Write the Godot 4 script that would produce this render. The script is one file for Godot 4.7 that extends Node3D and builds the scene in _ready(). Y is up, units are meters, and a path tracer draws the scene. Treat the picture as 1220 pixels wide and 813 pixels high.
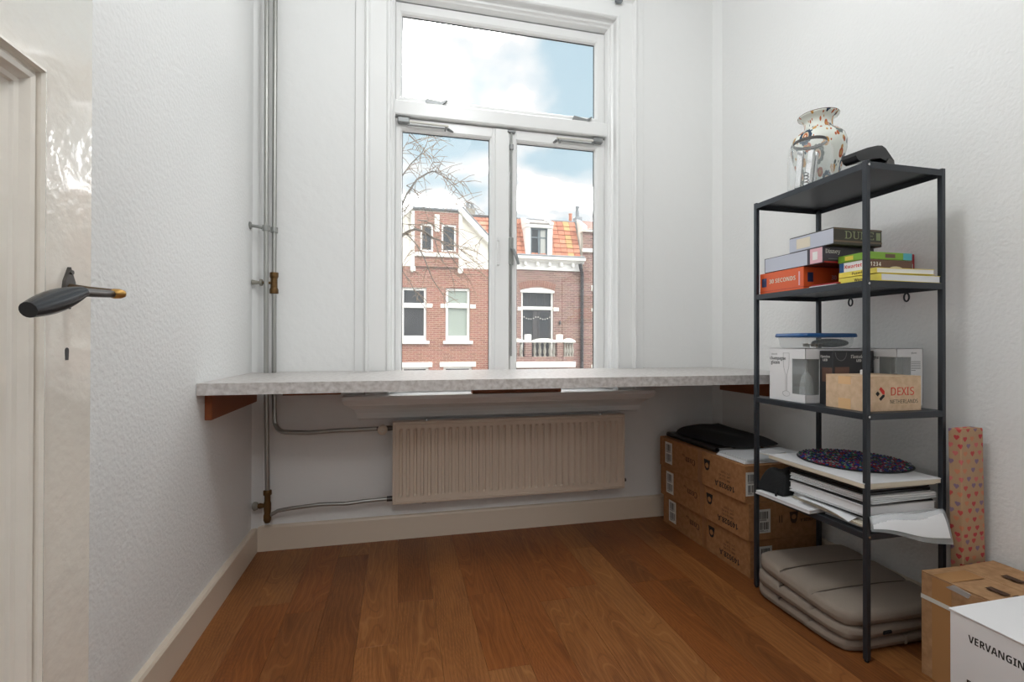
extends Node3D
# A small room with a desk under a tall window, a black shelving unit, and a brick street front outside.
# x runs along the window wall, y is up, z comes out of the window wall towards the doorway. Metres.

const ROOM_W := 2.469
const ROOM_H := 3.1
const DOOR_Z := 2.42

var M := {}
var taken := {}
var rng := RandomNumberGenerator.new()

# ------------------------------------------------------------------ mesh collector
class Shape:
	var v := PackedVector3Array()
	var n := PackedVector3Array()
	var t := PackedVector2Array()
	var uv_scale := 1.0
	var uv_off := Vector2.ZERO

	func uv_of(p: Vector3, nn: Vector3) -> Vector2:
		var a := nn.abs()
		if a.y >= a.x and a.y >= a.z: return Vector2(p.x, p.z) * uv_scale + uv_off
		if a.x >= a.z: return Vector2(p.z, p.y) * uv_scale + uv_off
		return Vector2(p.x, p.y) * uv_scale + uv_off

	func tri(a: Vector3, b: Vector3, c: Vector3, na: Vector3, nb: Vector3, nc: Vector3, ua: Vector2, ub: Vector2, uc: Vector2) -> void:
		if (b - a).cross(c - a).dot(na + nb + nc) > 0.0:
			v.append_array([a, c, b]); n.append_array([na, nc, nb]); t.append_array([ua, uc, ub])
		else:
			v.append_array([a, b, c]); n.append_array([na, nb, nc]); t.append_array([ua, ub, uc])

	# a flat convex face whose normal is turned to agree with out
	func face(p: Array, out: Vector3, uvs: Array = []) -> void:
		var nn := Vector3.ZERO
		for i in range(1, p.size() - 1):
			nn += (p[i] - p[0]).cross(p[i + 1] - p[0])
		if nn.length_squared() < 1e-16: return
		nn = nn.normalized()
		if nn.dot(out) < 0.0: nn = -nn
		for i in range(1, p.size() - 1):
			var u: Array = [uv_of(p[0], nn), uv_of(p[i], nn), uv_of(p[i + 1], nn)] if uvs.is_empty() else [uvs[0], uvs[i], uvs[i + 1]]
			tri(p[0], p[i], p[i + 1], nn, nn, nn, u[0], u[1], u[2])

	# a box with chamfered edges
	func box(lo: Vector3, hi: Vector3, b := 0.0, xf := Transform3D.IDENTITY) -> void:
		var c := (lo + hi) * 0.5
		var h := (hi - lo) * 0.5
		b = minf(b, minf(h.x, minf(h.y, h.z)) * 0.95)
		var pt := func(s: Vector3, ax: int) -> Vector3:
			var q := Vector3(s.x * (h.x - b), s.y * (h.y - b), s.z * (h.z - b))
			q[ax] = s[ax] * h[ax]
			return xf * (c + q)
		var mid := xf * c
		for ax in 3:
			var u := (ax + 1) % 3
			var w := (ax + 2) % 3
			for s in [-1.0, 1.0]:
				var ps := []
				for k in [[-1.0, -1.0], [1.0, -1.0], [1.0, 1.0], [-1.0, 1.0]]:
					var sg := Vector3.ZERO
					sg[ax] = s; sg[u] = k[0]; sg[w] = k[1]
					ps.append(pt.call(sg, ax))
				var o := Vector3.ZERO
				o[ax] = s
				face(ps, xf.basis * o)
			if b > 0.0:
				for s1 in [-1.0, 1.0]:
					for s2 in [-1.0, 1.0]:
						var lo2 := Vector3.ZERO
						lo2[u] = s1; lo2[w] = s2
						var a1 := lo2; a1[ax] = -1.0
						var a2 := lo2; a2[ax] = 1.0
						face([pt.call(a1, u), pt.call(a2, u), pt.call(a2, w), pt.call(a1, w)], xf.basis * lo2)
		if b > 0.0:
			for sx in [-1.0, 1.0]:
				for sy in [-1.0, 1.0]:
					for sz in [-1.0, 1.0]:
						var s := Vector3(sx, sy, sz)
						face([pt.call(s, 0), pt.call(s, 1), pt.call(s, 2)], xf.basis * s)

	# a round bar through points; r is one radius or one per point
	func tube(pts: Array, r, sides := 8, caps := true) -> void:
		var count := pts.size()
		var up := Vector3.UP
		var rings := []
		var prev := Vector3.ZERO
		for i in count:
			var d: Vector3 = (pts[mini(i + 1, count - 1)] - pts[maxi(i - 1, 0)]).normalized()
			if i == 0:
				up = Vector3.UP if absf(d.y) < 0.9 else Vector3.RIGHT
				prev = d.cross(up).normalized()
			else:
				prev = (prev - d * prev.dot(d)).normalized()
			var w := d.cross(prev).normalized()
			var rad: float = r[i] if r is Array else r
			var ring := []
			for k in sides:
				var a := TAU * k / sides
				var dir := prev * cos(a) + w * sin(a)
				ring.append([pts[i] + dir * rad, dir])
			rings.append(ring)
		for i in count - 1:
			for k in sides:
				var a = rings[i][k]; var b = rings[i][(k + 1) % sides]
				var c = rings[i + 1][(k + 1) % sides]; var d = rings[i + 1][k]
				var u0 := Vector2(float(k) / sides, i); var u1 := Vector2(float(k + 1) / sides, i)
				tri(a[0], b[0], c[0], a[1], b[1], c[1], u0, u1, u1 + Vector2(0, 1))
				tri(a[0], c[0], d[0], a[1], c[1], d[1], u0, u1 + Vector2(0, 1), u0 + Vector2(0, 1))
		if caps:
			for e in [0, count - 1]:
				var ps := []
				for q in rings[e]: ps.append(q[0])
				face(ps, (pts[e] - pts[1 if e == 0 else count - 2]))

	# a turned shape: profile of (radius, height), smooth unless sharp
	func lathe(prof: Array, segs := 24, xf := Transform3D.IDENTITY, sharp := false) -> void:
		var m := prof.size()
		var nr := []
		for i in m:
			var d: Vector2 = prof[mini(i + 1, m - 1)] - prof[maxi(i - 1, 0)]
			nr.append(Vector2(d.y, -d.x).normalized())
		var total := 0.0
		var ln := [0.0]
		for i in m - 1:
			total += (prof[i + 1] - prof[i]).length(); ln.append(total)
		for i in m - 1:
			var na: Vector2 = nr[i]
			var nb: Vector2 = nr[i + 1]
			if sharp:
				var d2: Vector2 = prof[i + 1] - prof[i]
				na = Vector2(d2.y, -d2.x).normalized(); nb = na
			for k in segs:
				var a0 := TAU * k / segs
				var a1 := TAU * (k + 1) / segs
				var e0 := Vector3(cos(a0), 0, sin(a0)); var e1 := Vector3(cos(a1), 0, sin(a1))
				var q := func(e: Vector3, j: int) -> Vector3: return xf * (e * prof[j].x + Vector3.UP * prof[j].y)
				var nn := func(e: Vector3, w: Vector2) -> Vector3: return (xf.basis * (e * w.x + Vector3.UP * w.y)).normalized()
				var ua := Vector2(float(k) / segs, ln[i] / total); var ub := Vector2(float(k + 1) / segs, ln[i] / total)
				var uc := Vector2(float(k + 1) / segs, ln[i + 1] / total); var ud := Vector2(float(k) / segs, ln[i + 1] / total)
				if prof[i].x > 1e-6: tri(q.call(e0, i), q.call(e1, i), q.call(e1, i + 1), nn.call(e0, na), nn.call(e1, na), nn.call(e1, nb), ua, ub, uc)
				if prof[i + 1].x > 1e-6: tri(q.call(e0, i), q.call(e1, i + 1), q.call(e0, i + 1), nn.call(e0, na), nn.call(e1, nb), nn.call(e0, nb), ua, uc, ud)

	# an outline in the xf's xy plane, pushed along its z from 0 to depth
	func prism(outline: Array, xf: Transform3D, depth: float) -> void:
		var poly := PackedVector2Array(outline)
		var idx := Geometry2D.triangulate_polygon(poly)
		var cw := Geometry2D.is_polygon_clockwise(poly)
		for z in [0.0, depth]:
			var nn: Vector3 = xf.basis.z.normalized() * (-1.0 if z == minf(0.0, depth) else 1.0)
			for i in range(0, idx.size(), 3):
				var ps := []
				for k in 3: ps.append(xf * Vector3(poly[idx[i + k]].x, poly[idx[i + k]].y, z))
				face(ps, nn)
		for i in poly.size():
			var a := poly[i]; var b := poly[(i + 1) % poly.size()]
			var d := b - a
			var o2 := Vector2(d.y, -d.x) * (-1.0 if cw else 1.0)
			face([xf * Vector3(a.x, a.y, 0), xf * Vector3(b.x, b.y, 0), xf * Vector3(b.x, b.y, depth), xf * Vector3(a.x, a.y, depth)], xf.basis * Vector3(o2.x, o2.y, 0))

	# a moulding of profile (inward offset, height) run round a rectangle of xf's xy plane; open leaves the lower side out
	func moulding(a0: float, b0: float, a1: float, b1: float, prof: Array, xf := Transform3D.IDENTITY, open := false) -> void:
		for i in prof.size() - 1:
			var p: Vector2 = prof[i]; var q: Vector2 = prof[i + 1]
			var d := q - p
			var nn := Vector2(-d.y, d.x)
			var ring := func(w: Vector2) -> Array:
				var low := b0 if open else b0 + w.x
				return [Vector3(a0 + w.x, low, w.y), Vector3(a0 + w.x, b1 - w.x, w.y), Vector3(a1 - w.x, b1 - w.x, w.y), Vector3(a1 - w.x, low, w.y)]
			var rp: Array = ring.call(p); var rq: Array = ring.call(q)
			var inward := [Vector3(1, 0, 0), Vector3(0, -1, 0), Vector3(-1, 0, 0), Vector3(0, 1, 0)]
			for s in (3 if open else 4):
				var e: int = (s + 1) % 4
				face([xf * rp[s], xf * rp[e], xf * rq[e], xf * rq[s]], xf.basis * (inward[s] * nn.x + Vector3(0, 0, nn.y)))

	func ball(c: Vector3, r: Vector3, segs := 16, rings := 10, xf := Transform3D.IDENTITY) -> void:
		for i in rings:
			for k in segs:
				var q := func(ii: int, kk: int) -> Array:
					var th := PI * ii / rings; var ph := TAU * kk / segs
					var d := Vector3(sin(th) * cos(ph), cos(th), sin(th) * sin(ph))
					return [xf * (c + d * r), (xf.basis * Vector3(d.x / r.x, d.y / r.y, d.z / r.z)).normalized(), Vector2(float(kk) / segs, float(ii) / rings)]
				var a = q.call(i, k); var b = q.call(i, k + 1); var e = q.call(i + 1, k + 1); var f = q.call(i + 1, k)
				if i > 0: tri(a[0], b[0], e[0], a[1], b[1], e[1], a[2], b[2], e[2])
				if i < rings - 1: tri(a[0], e[0], f[0], a[1], e[1], f[1], a[2], e[2], f[2])

	# a surface given by a function of (u, v) in 0..1 with smooth normals, seen from the side of hint
	func sheet(fn: Callable, nu: int, nv: int, hint: Vector3) -> void:
		var p := []
		for i in nu + 1:
			var row := []
			for j in nv + 1: row.append(fn.call(float(i) / nu, float(j) / nv))
			p.append(row)
		var nn := []
		for i in nu + 1:
			var row := []
			for j in nv + 1:
				var w: Vector3 = (p[mini(i + 1, nu)][j] - p[maxi(i - 1, 0)][j]).cross(p[i][mini(j + 1, nv)] - p[i][maxi(j - 1, 0)]).normalized()
				row.append(w if w.dot(hint) >= 0.0 else -w)
			nn.append(row)
		for i in nu:
			for j in nv:
				var u := func(a: int, b: int) -> Vector2: return Vector2(float(a) / nu, float(b) / nv)
				tri(p[i][j], p[i + 1][j], p[i + 1][j + 1], nn[i][j], nn[i + 1][j], nn[i + 1][j + 1], u.call(i, j), u.call(i + 1, j), u.call(i + 1, j + 1))
				tri(p[i][j], p[i + 1][j + 1], p[i][j + 1], nn[i][j], nn[i + 1][j + 1], nn[i][j + 1], u.call(i, j), u.call(i + 1, j + 1), u.call(i, j + 1))

	func mesh() -> ArrayMesh:
		var a := []
		a.resize(Mesh.ARRAY_MAX)
		a[Mesh.ARRAY_VERTEX] = v; a[Mesh.ARRAY_NORMAL] = n; a[Mesh.ARRAY_TEX_UV] = t
		var m := ArrayMesh.new()
		m.add_surface_from_arrays(Mesh.PRIMITIVE_TRIANGLES, a)
		return m

# ------------------------------------------------------------------ nodes
func numbered(called: String) -> String:
	taken[called] = int(taken.get(called, -1)) + 1
	return called if taken[called] == 0 else "%s_%03d" % [called, taken[called]]

func put(called: String, s, m: Material, parent: Node = self) -> MeshInstance3D:
	var o := MeshInstance3D.new()
	o.name = numbered(called) if parent == self else called
	o.mesh = s.mesh() if s is Shape else s
	o.material_override = m
	parent.add_child(o, true)
	return o

func thing(called: String, label: String, category: String, at := Vector3.ZERO, turn := 0.0, group := "") -> Node3D:
	var o := Node3D.new()
	o.name = numbered(called)
	add_child(o, true)
	o.position = at
	o.rotation.y = turn
	return tag(o, label, category, group)

func tag(o: Node3D, label: String, category: String, group := "") -> Node3D:
	o.set_meta("label", label); o.set_meta("category", category)
	if group != "": o.set_meta("group", group)
	return o

func struct(o: Node3D, label: String, category: String) -> Node3D:
	o.set_meta("kind", "structure")
	return tag(o, label, category)

func bx(lo: Vector3, hi: Vector3, b := 0.0) -> Shape:
	var s := Shape.new()
	s.box(lo, hi, b)
	return s

func tb(pts: Array, r, sides := 8) -> Shape:
	var s := Shape.new()
	s.tube(pts, r, sides)
	return s

func lt(prof: Array, at := Vector3.ZERO, segs := 24, b := Basis.IDENTITY, sharp := false) -> Shape:
	var s := Shape.new()
	s.lathe(prof, segs, Transform3D(b, at), sharp)
	return s

func pr(outline: Array, xf: Transform3D, depth: float) -> Shape:
	var s := Shape.new()
	s.prism(outline, xf, depth)
	return s

func v3(x: float, y: float, z: float) -> Vector3: return Vector3(x, y, z)

# faces that look left (-x), towards the doorway (+z), up
func on_left(at: Vector3, upside_down := false) -> Transform3D:
	return Transform3D(Basis(Vector3(0, 0, -1), Vector3(0, -1, 0), Vector3(-1, 0, 0)) if upside_down else Basis(Vector3(0, 0, 1), Vector3(0, 1, 0), Vector3(-1, 0, 0)), at)

func on_front(at: Vector3, upside_down := false) -> Transform3D:
	return Transform3D(Basis(Vector3(-1, 0, 0), Vector3(0, -1, 0), Vector3(0, 0, 1)) if upside_down else Basis.IDENTITY, at)

func words(text: String, height: float, xf: Transform3D, m: Material, parent: Node, font := "Droid Sans", weight := 400, squeeze := 1.0) -> void:
	var f := SystemFont.new()
	f.font_names = PackedStringArray([font])
	f.font_weight = weight
	var tm := TextMesh.new()
	tm.text = text
	tm.font = f
	tm.font_size = 48
	tm.curve_step = 2.0
	tm.pixel_size = height / 35.0
	tm.depth = 0.0006
	var o := put("lettering", tm, m, parent)
	o.transform = Transform3D(xf.basis * Basis.from_scale(Vector3(squeeze, 1, 1)), xf.origin)

# a flat rectangle of print or paper, thick in the direction it faces
func slip(called: String, w: float, h: float, xf: Transform3D, m: Material, parent: Node, thick := 0.0006) -> MeshInstance3D:
	var s := Shape.new()
	var p := [v3(-w / 2, -h / 2, thick), v3(w / 2, -h / 2, thick), v3(w / 2, h / 2, thick), v3(-w / 2, h / 2, thick)]
	s.face(p, Vector3.BACK, [Vector2(0, 1), Vector2(1, 1), Vector2(1, 0), Vector2(0, 0)])
	for i in 4:
		var a: Vector3 = p[i]; var b: Vector3 = p[(i + 1) % 4]
		s.face([a, b, b - v3(0, 0, thick), a - v3(0, 0, thick)], (a + b), [Vector2.ZERO, Vector2.ZERO, Vector2.ZERO, Vector2.ZERO])
	var o := put(called, s, m, parent)
	o.transform = xf
	return o

# ------------------------------------------------------------------ materials
func mat(key: String, c: Color, rough := 0.6, metal := 0.0) -> StandardMaterial3D:
	var m := StandardMaterial3D.new()
	m.resource_name = key
	m.albedo_color = c
	m.roughness = rough
	m.metallic = metal
	M[key] = m
	return m

func rgb(r: int, g: int, b: int) -> Color: return Color8(r, g, b)

func noise(freq: float, oct := 4, seed := 1, kind := FastNoiseLite.TYPE_SIMPLEX_SMOOTH) -> FastNoiseLite:
	var f := FastNoiseLite.new()
	f.noise_type = kind
	f.frequency = freq
	f.fractal_octaves = oct
	f.seed = seed
	return f

func noise_tex(freq: float, oct: int, seed: int, side := 512) -> ImageTexture:
	var im := noise(freq, oct, seed).get_seamless_image(side, side)
	return ImageTexture.create_from_image(im)

func tinted(freq: float, oct: int, seed: int, stops: Array, side := 512) -> ImageTexture:
	var im := noise(freq, oct, seed).get_seamless_image(side, side)
	var out := Image.create(side, side, false, Image.FORMAT_RGB8)
	var g := Gradient.new()
	var offs := PackedFloat32Array(); var cols := PackedColorArray()
	for s in stops:
		offs.append(s[0]); cols.append(s[1])
	g.offsets = offs; g.colors = cols
	for y in side:
		for x in side: out.set_pixel(x, y, g.sample(im.get_pixel(x, y).r))
	return ImageTexture.create_from_image(out)

func triplanar(m: StandardMaterial3D, scale: float, world := true) -> void:
	m.uv1_triplanar = true
	m.uv1_world_triplanar = world
	m.uv1_scale = Vector3.ONE * scale

func relief(m: StandardMaterial3D, tex: Texture2D, cm: float) -> void:
	m.heightmap_enabled = true
	m.heightmap_texture = tex
	m.heightmap_scale = cm

func disc(im: Image, cx: float, cy: float, r: float, c: Color) -> void:
	for y in range(int(cy - r), int(cy + r) + 1):
		for x in range(int(cx - r), int(cx + r) + 1):
			if y >= 0 and y < im.get_height() and (x - cx) * (x - cx) + (y - cy) * (y - cy) <= r * r:
				im.set_pixel(posmod(x, im.get_width()), y, c)

func oak_image() -> ImageTexture:
	# eight boards side by side, each 64 pixels across its width, with arched grain and fine pores
	var w := 512; var h := 1024
	var im := Image.create(w, h, false, Image.FORMAT_RGB8)
	var n1 := noise(0.006, 3, 11); var n2 := noise(0.03, 2, 12); var n3 := noise(0.25, 2, 13)
	var r := RandomNumberGenerator.new()
	r.seed = 77
	var dark := Color(0.42, 0.255, 0.14); var mid := Color(0.60, 0.395, 0.225); var pale := Color(0.71, 0.51, 0.325)
	for lane in 8:
		var cx := r.randf_range(-0.2, 1.2); var bend := r.randf_range(2.0, 9.0)
		if lane % 3 == 2:
			cx = r.randf_range(2.0, 3.0); bend = 3.0
		var run := r.randf_range(0.004, 0.010) * (1.0 if r.randf() > 0.5 else -1.0)
		for yy in h:
			for xx in 64:
				var u := xx / 64.0
				var x := lane * 64 + xx
				var warp := n1.get_noise_2d(x * 2.0 + lane * 300.0, yy * 0.38)
				var f := bend * (u - cx) * (u - cx) + yy * run + warp * 2.2
				var s := absf(fposmod(f, 1.0) * 2.0 - 1.0)
				var fine := n3.get_noise_2d(x * 2.4, yy * 0.06 + lane * 50.0)
				var blot := n2.get_noise_2d(x * 0.5, yy * 0.12)
				var c := mid.lerp(dark, clampf(0.20 + 0.34 * blot + 0.52 * fine, 0.0, 1.0))
				c = c.lerp(pale, clampf((s - 0.80) * 2.6 + 0.25 * fine, 0.0, 0.55))
				c = c.lerp(dark, clampf((0.16 - s) * 3.0, 0.0, 0.40))
				im.set_pixel(x, yy, c)
	return ImageTexture.create_from_image(im)

func brick_image(base: Color, spread: float, mortar: Color, seed: int) -> ImageTexture:
	# 8 bricks by 32 courses: 1.76 m by 2.08 m
	var w := 384; var h := 512
	var im := Image.create(w, h, false, Image.FORMAT_RGB8)
	im.fill(mortar)
	var r := RandomNumberGenerator.new()
	r.seed = seed
	for row in 32:
		for k in 8:
			var d := r.randf_range(-spread, spread)
			var c := Color(clampf(base.r + d, 0, 1), clampf(base.g + d * 0.8 + r.randf_range(-0.02, 0.02), 0, 1), clampf(base.b + d * 0.7, 0, 1))
			var x0 := int(k * 48 + (24 if row % 2 else 0)) % w
			im.fill_rect(Rect2i(x0, row * 16, mini(45, w - x0), 12), c)
			if x0 + 45 > w: im.fill_rect(Rect2i(0, row * 16, x0 + 45 - w, 12), c)
	return ImageTexture.create_from_image(im)

func barcode_image(seed: int) -> ImageTexture:
	var im := Image.create(96, 128, false, Image.FORMAT_RGB8)
	im.fill(rgb(226, 224, 218))
	var r := RandomNumberGenerator.new()
	r.seed = seed
	for half in 2:
		var x := 14
		while x < 80:
			var w := r.randi_range(1, 4)
			im.fill_rect(Rect2i(x, 12 + half * 58, w, 40), rgb(52, 50, 48))
			x += w + r.randi_range(1, 3)
		for line in 2:
			im.fill_rect(Rect2i(14, 55 + half * 58 + line * 4, r.randi_range(30, 66), 2), rgb(70, 68, 66))
	return ImageTexture.create_from_image(im)

func vase_image() -> ImageTexture:
	var w := 512; var h := 256
	var im := Image.create(w, h, false, Image.FORMAT_RGB8)
	im.fill(rgb(226, 228, 219))
	var r := RandomNumberGenerator.new()
	r.seed = 5
	var blue := rgb(38, 62, 84); var rust := rgb(176, 84, 38); var grey := rgb(96, 104, 100); var gold := rgb(190, 140, 72)
	for k in 260:
		var x := r.randf_range(0, w); var y := r.randf_range(50, 235)
		disc(im, x, y, r.randf_range(2.0, 5.5), [blue, grey, rust, gold][r.randi() % 4])
	for k in 14:
		var x := k * 37.0 + 10.0; var y: float = [82.0, 140.0, 100.0, 178.0, 62.0, 116.0, 160.0][k % 7]
		for p in 10:
			disc(im, x + cos(TAU * p / 10) * 15.0, y + sin(TAU * p / 10) * 15.0, 6.0, blue if k % 2 == 0 else grey)
		disc(im, x, y, 11, rgb(220, 196, 168))
		disc(im, x, y, 7, rust)
		disc(im, x, y, 3, rgb(235, 215, 190))
		disc(im, x + 28, y + 18, 10, rust)
		disc(im, x + 28, y + 18, 5, gold)
		disc(im, x - 24, y + 24, 9, gold)
	for x in w:
		for y in range(6, 14):
			if (x / 6 + y / 4) % 2 == 0: im.set_pixel(x, y, blue)
	for x in w:
		for y in range(244, 256): im.set_pixel(x, y, rgb(88, 70, 48))
	return ImageTexture.create_from_image(im)

func hearts_image() -> ImageTexture:
	var w := 128; var h := 512
	var im := Image.create(w, h, false, Image.FORMAT_RGB8)
	im.fill(rgb(186, 150, 116))
	var r := RandomNumberGenerator.new()
	r.seed = 9
	var inks := [rgb(190, 62, 66), rgb(206, 108, 106), rgb(134, 108, 132), rgb(196, 74, 70), rgb(204, 130, 96)]
	for row in 15:
		for k in 3:
			var cx := k * 44.0 + (22.0 if row % 2 else 4.0) + r.randf_range(-5, 5); var cy := row * 35.0 + 16.0 + r.randf_range(-5, 5)
			var c: Color = inks[r.randi() % 5]
			disc(im, cx - 5, cy - 4, 6.2, c)
			disc(im, cx + 5, cy - 4, 6.2, c)
			for q in 12:
				var half := 10.5 * (1.0 - q / 12.0)
				for x in range(int(cx - half), int(cx + half) + 1):
					if cy + q < h: im.set_pixel(posmod(x, w), int(cy + q), c)
	return ImageTexture.create_from_image(im)

func make_materials() -> void:
	var grain := noise_tex(0.02, 5, 3)
	var rough_cast := noise_tex(0.085, 4, 21)
	var m := mat("stucco", Color(0.935, 0.935, 0.93), 0.85)
	triplanar(m, 1.25); relief(m, rough_cast, 0.14)
	m = mat("plaster", Color(0.93, 0.93, 0.925), 0.8)
	triplanar(m, 1.3); relief(m, grain, 0.12)
	mat("ceiling_white", Color(0.93, 0.93, 0.925), 0.85)
	m = mat("gloss_white", Color(0.935, 0.935, 0.93), 0.28)
	m = mat("cream_paint", rgb(222, 207, 189), 0.38)
	triplanar(m, 3.0); relief(m, grain, 0.03)
	m = mat("door_paint", rgb(238, 231, 220), 0.13)
	m.clearcoat_enabled = true; m.clearcoat = 0.7; m.clearcoat_roughness = 0.06
	triplanar(m, 2.2); relief(m, grain, 0.10)
	m = mat("radiator_enamel", rgb(219, 203, 186), 0.35)
	# the desk top: stone-look laminate, blotched grey
	m = mat("laminate", Color.WHITE, 0.32)
	m.albedo_texture = tinted(0.045, 5, 31, [[0.0, rgb(168, 160, 156)], [0.35, rgb(192, 186, 182)], [0.6, rgb(203, 198, 195)], [1.0, rgb(220, 216, 213)]])
	triplanar(m, 1.6)
	m = mat("stained_wood", rgb(138, 72, 32), 0.5)
	m = mat("raw_edge_wood", rgb(190, 140, 92), 0.6)
	for k in 4:
		m = mat("oak_%d" % k, [Color(0.98, 0.95, 0.91), Color(0.86, 0.80, 0.75), Color(1.0, 0.99, 0.96), Color(0.93, 0.84, 0.75)][k], 0.42)
		m.albedo_texture = M.oak_0.albedo_texture if k > 0 else oak_image()
		m.metallic_specular = 0.42
	mat("subfloor", rgb(54, 36, 24), 0.9)
	m = mat("steel_pipe", rgb(168, 168, 164), 0.34, 0.85)
	m = mat("painted_pipe", rgb(150, 152, 148), 0.5, 0.3)
	mat("brass_dull", rgb(110, 84, 52), 0.42, 0.8)
	mat("bronze", rgb(96, 76, 56), 0.35, 0.8)
	mat("brass", rgb(190, 150, 88), 0.3, 0.9)
	mat("satin_metal", rgb(142, 144, 144), 0.42, 0.6)
	mat("chrome", rgb(190, 190, 190), 0.22, 0.95)
	mat("white_plastic", rgb(222, 220, 212), 0.4)
	mat("gasket", rgb(48, 52, 54), 0.6)
	m = mat("pane", Color(0.97, 0.985, 0.99, 0.04), 0.0)
	m.transparency = BaseMaterial3D.TRANSPARENCY_ALPHA
	m = mat("clear_glass", Color(0.92, 0.95, 0.95, 0.12), 0.03)
	m.transparency = BaseMaterial3D.TRANSPARENCY_ALPHA
	m = mat("cut_glass", Color(0.90, 0.93, 0.93, 0.28), 0.02)
	m.transparency = BaseMaterial3D.TRANSPARENCY_ALPHA
	m = mat("clear_film", Color(0.90, 0.92, 0.93, 0.30), 0.18)
	m.transparency = BaseMaterial3D.TRANSPARENCY_ALPHA
	mat("black_steel", rgb(52, 56, 62), 0.42, 0.25)
	mat("black_plastic", rgb(16, 18, 22), 0.28)
	m = mat("ebony", rgb(20, 24, 30), 0.22)
	mat("dark_iron", rgb(92, 90, 88), 0.35, 0.8)
	m = mat("black_cloth", rgb(22, 23, 25), 0.9)
	m.rim_enabled = true; m.rim = 0.3
	triplanar(m, 9.0, false); relief(m, grain, 0.08)
	m = mat("mat_fabric", rgb(150, 137, 125), 0.95)
	m.rim_enabled = true; m.rim = 0.35
	triplanar(m, 14.0, false); relief(m, grain, 0.06)
	mat("seam_thread", rgb(92, 80, 70), 0.95)
	m = mat("mat_edge", rgb(158, 146, 132), 0.95)
	m = mat("cardboard", Color.WHITE, 0.85)
	m.albedo_texture = tinted(0.05, 4, 41, [[0.0, rgb(160, 120, 84)], [0.5, rgb(176, 135, 96)], [1.0, rgb(190, 150, 110)]], 256)
	triplanar(m, 2.5, false)
	m = mat("brown_carton", Color.WHITE, 0.82)
	m.albedo_texture = tinted(0.05, 4, 43, [[0.0, rgb(150, 104, 64)], [0.5, rgb(164, 116, 74)], [1.0, rgb(176, 128, 86)]], 256)
	triplanar(m, 2.5, false)
	m = mat("pale_carton", Color.WHITE, 0.85)
	m.albedo_texture = tinted(0.05, 4, 44, [[0.0, rgb(208, 176, 142)], [0.5, rgb(220, 189, 156)], [1.0, rgb(230, 202, 172)]], 256)
	triplanar(m, 2.5, false)
	m = mat("parcel_tape", rgb(184, 138, 92), 0.25)
	mat("white_board", rgb(232, 231, 232), 0.6)
	mat("board_edge", rgb(196, 176, 152), 0.8)
	mat("black_ink", rgb(28, 25, 24), 0.7)
	mat("brown_ink", rgb(74, 48, 32), 0.8)
	mat("grey_ink", rgb(120, 120, 120), 0.7)
	mat("white_ink", rgb(238, 236, 232), 0.6)
	mat("red_ink", rgb(214, 52, 40), 0.6)
	mat("gold_ink", rgb(150, 158, 120), 0.5)
	mat("label_a", Color.WHITE, 0.6).albedo_texture = barcode_image(1)
	mat("label_b", Color.WHITE, 0.6).albedo_texture = barcode_image(2)
	m = mat("porcelain", Color.WHITE, 0.12)
	m.albedo_texture = vase_image()
	m = mat("heart_paper", Color.WHITE, 0.6)
	m.albedo_texture = hearts_image()
	mat("paper_white", rgb(238, 238, 240), 0.75)
	mat("paper_grey", rgb(206, 208, 210), 0.75)
	mat("paper_cream", rgb(226, 216, 196), 0.75)
	mat("orange_card", rgb(226, 96, 46), 0.4)
	mat("plum_card", rgb(58, 50, 62), 0.3)
	mat("olive_card", rgb(60, 56, 46), 0.3)
	mat("bronze_card", rgb(116, 96, 74), 0.35)
	mat("green_card", rgb(128, 172, 58), 0.4)
	mat("yellow_card", rgb(236, 216, 88), 0.45)
	mat("red_card", rgb(164, 34, 44), 0.4)
	mat("aqua_card", rgb(92, 178, 196), 0.4)
	mat("navy_card", rgb(40, 48, 88), 0.4)
	mat("pink_card", rgb(226, 178, 186), 0.4)
	mat("charcoal_card", rgb(42, 42, 46), 0.28)
	mat("brown_tape", rgb(154, 106, 66), 0.35)
	mat("carton_print", rgb(166, 118, 76), 0.8)
	mat("glare_card", rgb(196, 199, 212), 0.18)  # print washed pale: window glare put into the colour
	mat("brown_print", rgb(104, 74, 62), 0.4)
	mat("tray_grey", rgb(172, 170, 166), 0.8)
	mat("parcel_tape_pale", rgb(232, 190, 140), 0.3)
	mat("lid_blue", rgb(22, 82, 140), 0.35)
	mat("grey_case", rgb(78, 92, 98), 0.5)
	# outdoors
	m = mat("brick_orange", Color.WHITE, 0.9)
	m.albedo_texture = brick_image(Color(0.56, 0.355, 0.285), 0.05, Color(0.70, 0.61, 0.55), 1)
	m.uv1_scale = Vector3(1.0 / 1.76, 1.0 / 2.08, 1)
	m = mat("brick_pink", Color.WHITE, 0.9)
	m.albedo_texture = brick_image(Color(0.50, 0.37, 0.335), 0.06, Color(0.66, 0.59, 0.55), 2)
	m.uv1_scale = Vector3(1.0 / 1.76, 1.0 / 2.08, 1)
	mat("stone_white", rgb(238, 235, 226), 0.8)
	mat("painted_timber", rgb(240, 239, 234), 0.5)
	mat("cream_stucco", rgb(236, 231, 218), 0.9)
	m = mat("far_glass", rgb(52, 54, 58), 0.06)
	mat("pale_glass", rgb(156, 166, 156), 0.10)
	mat("grey_frame", rgb(96, 108, 114), 0.5)
	mat("curtain", rgb(176, 178, 172), 0.9)
	for k in 4: mat("roof_tile_%d" % k, [rgb(174, 112, 86), rgb(184, 124, 97), rgb(162, 102, 79), rgb(180, 144, 94)][k], 0.85)
	mat("arch_brick", Color(0.58, 0.40, 0.34), 0.9)
	mat("zinc", rgb(128, 134, 138), 0.6)
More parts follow.
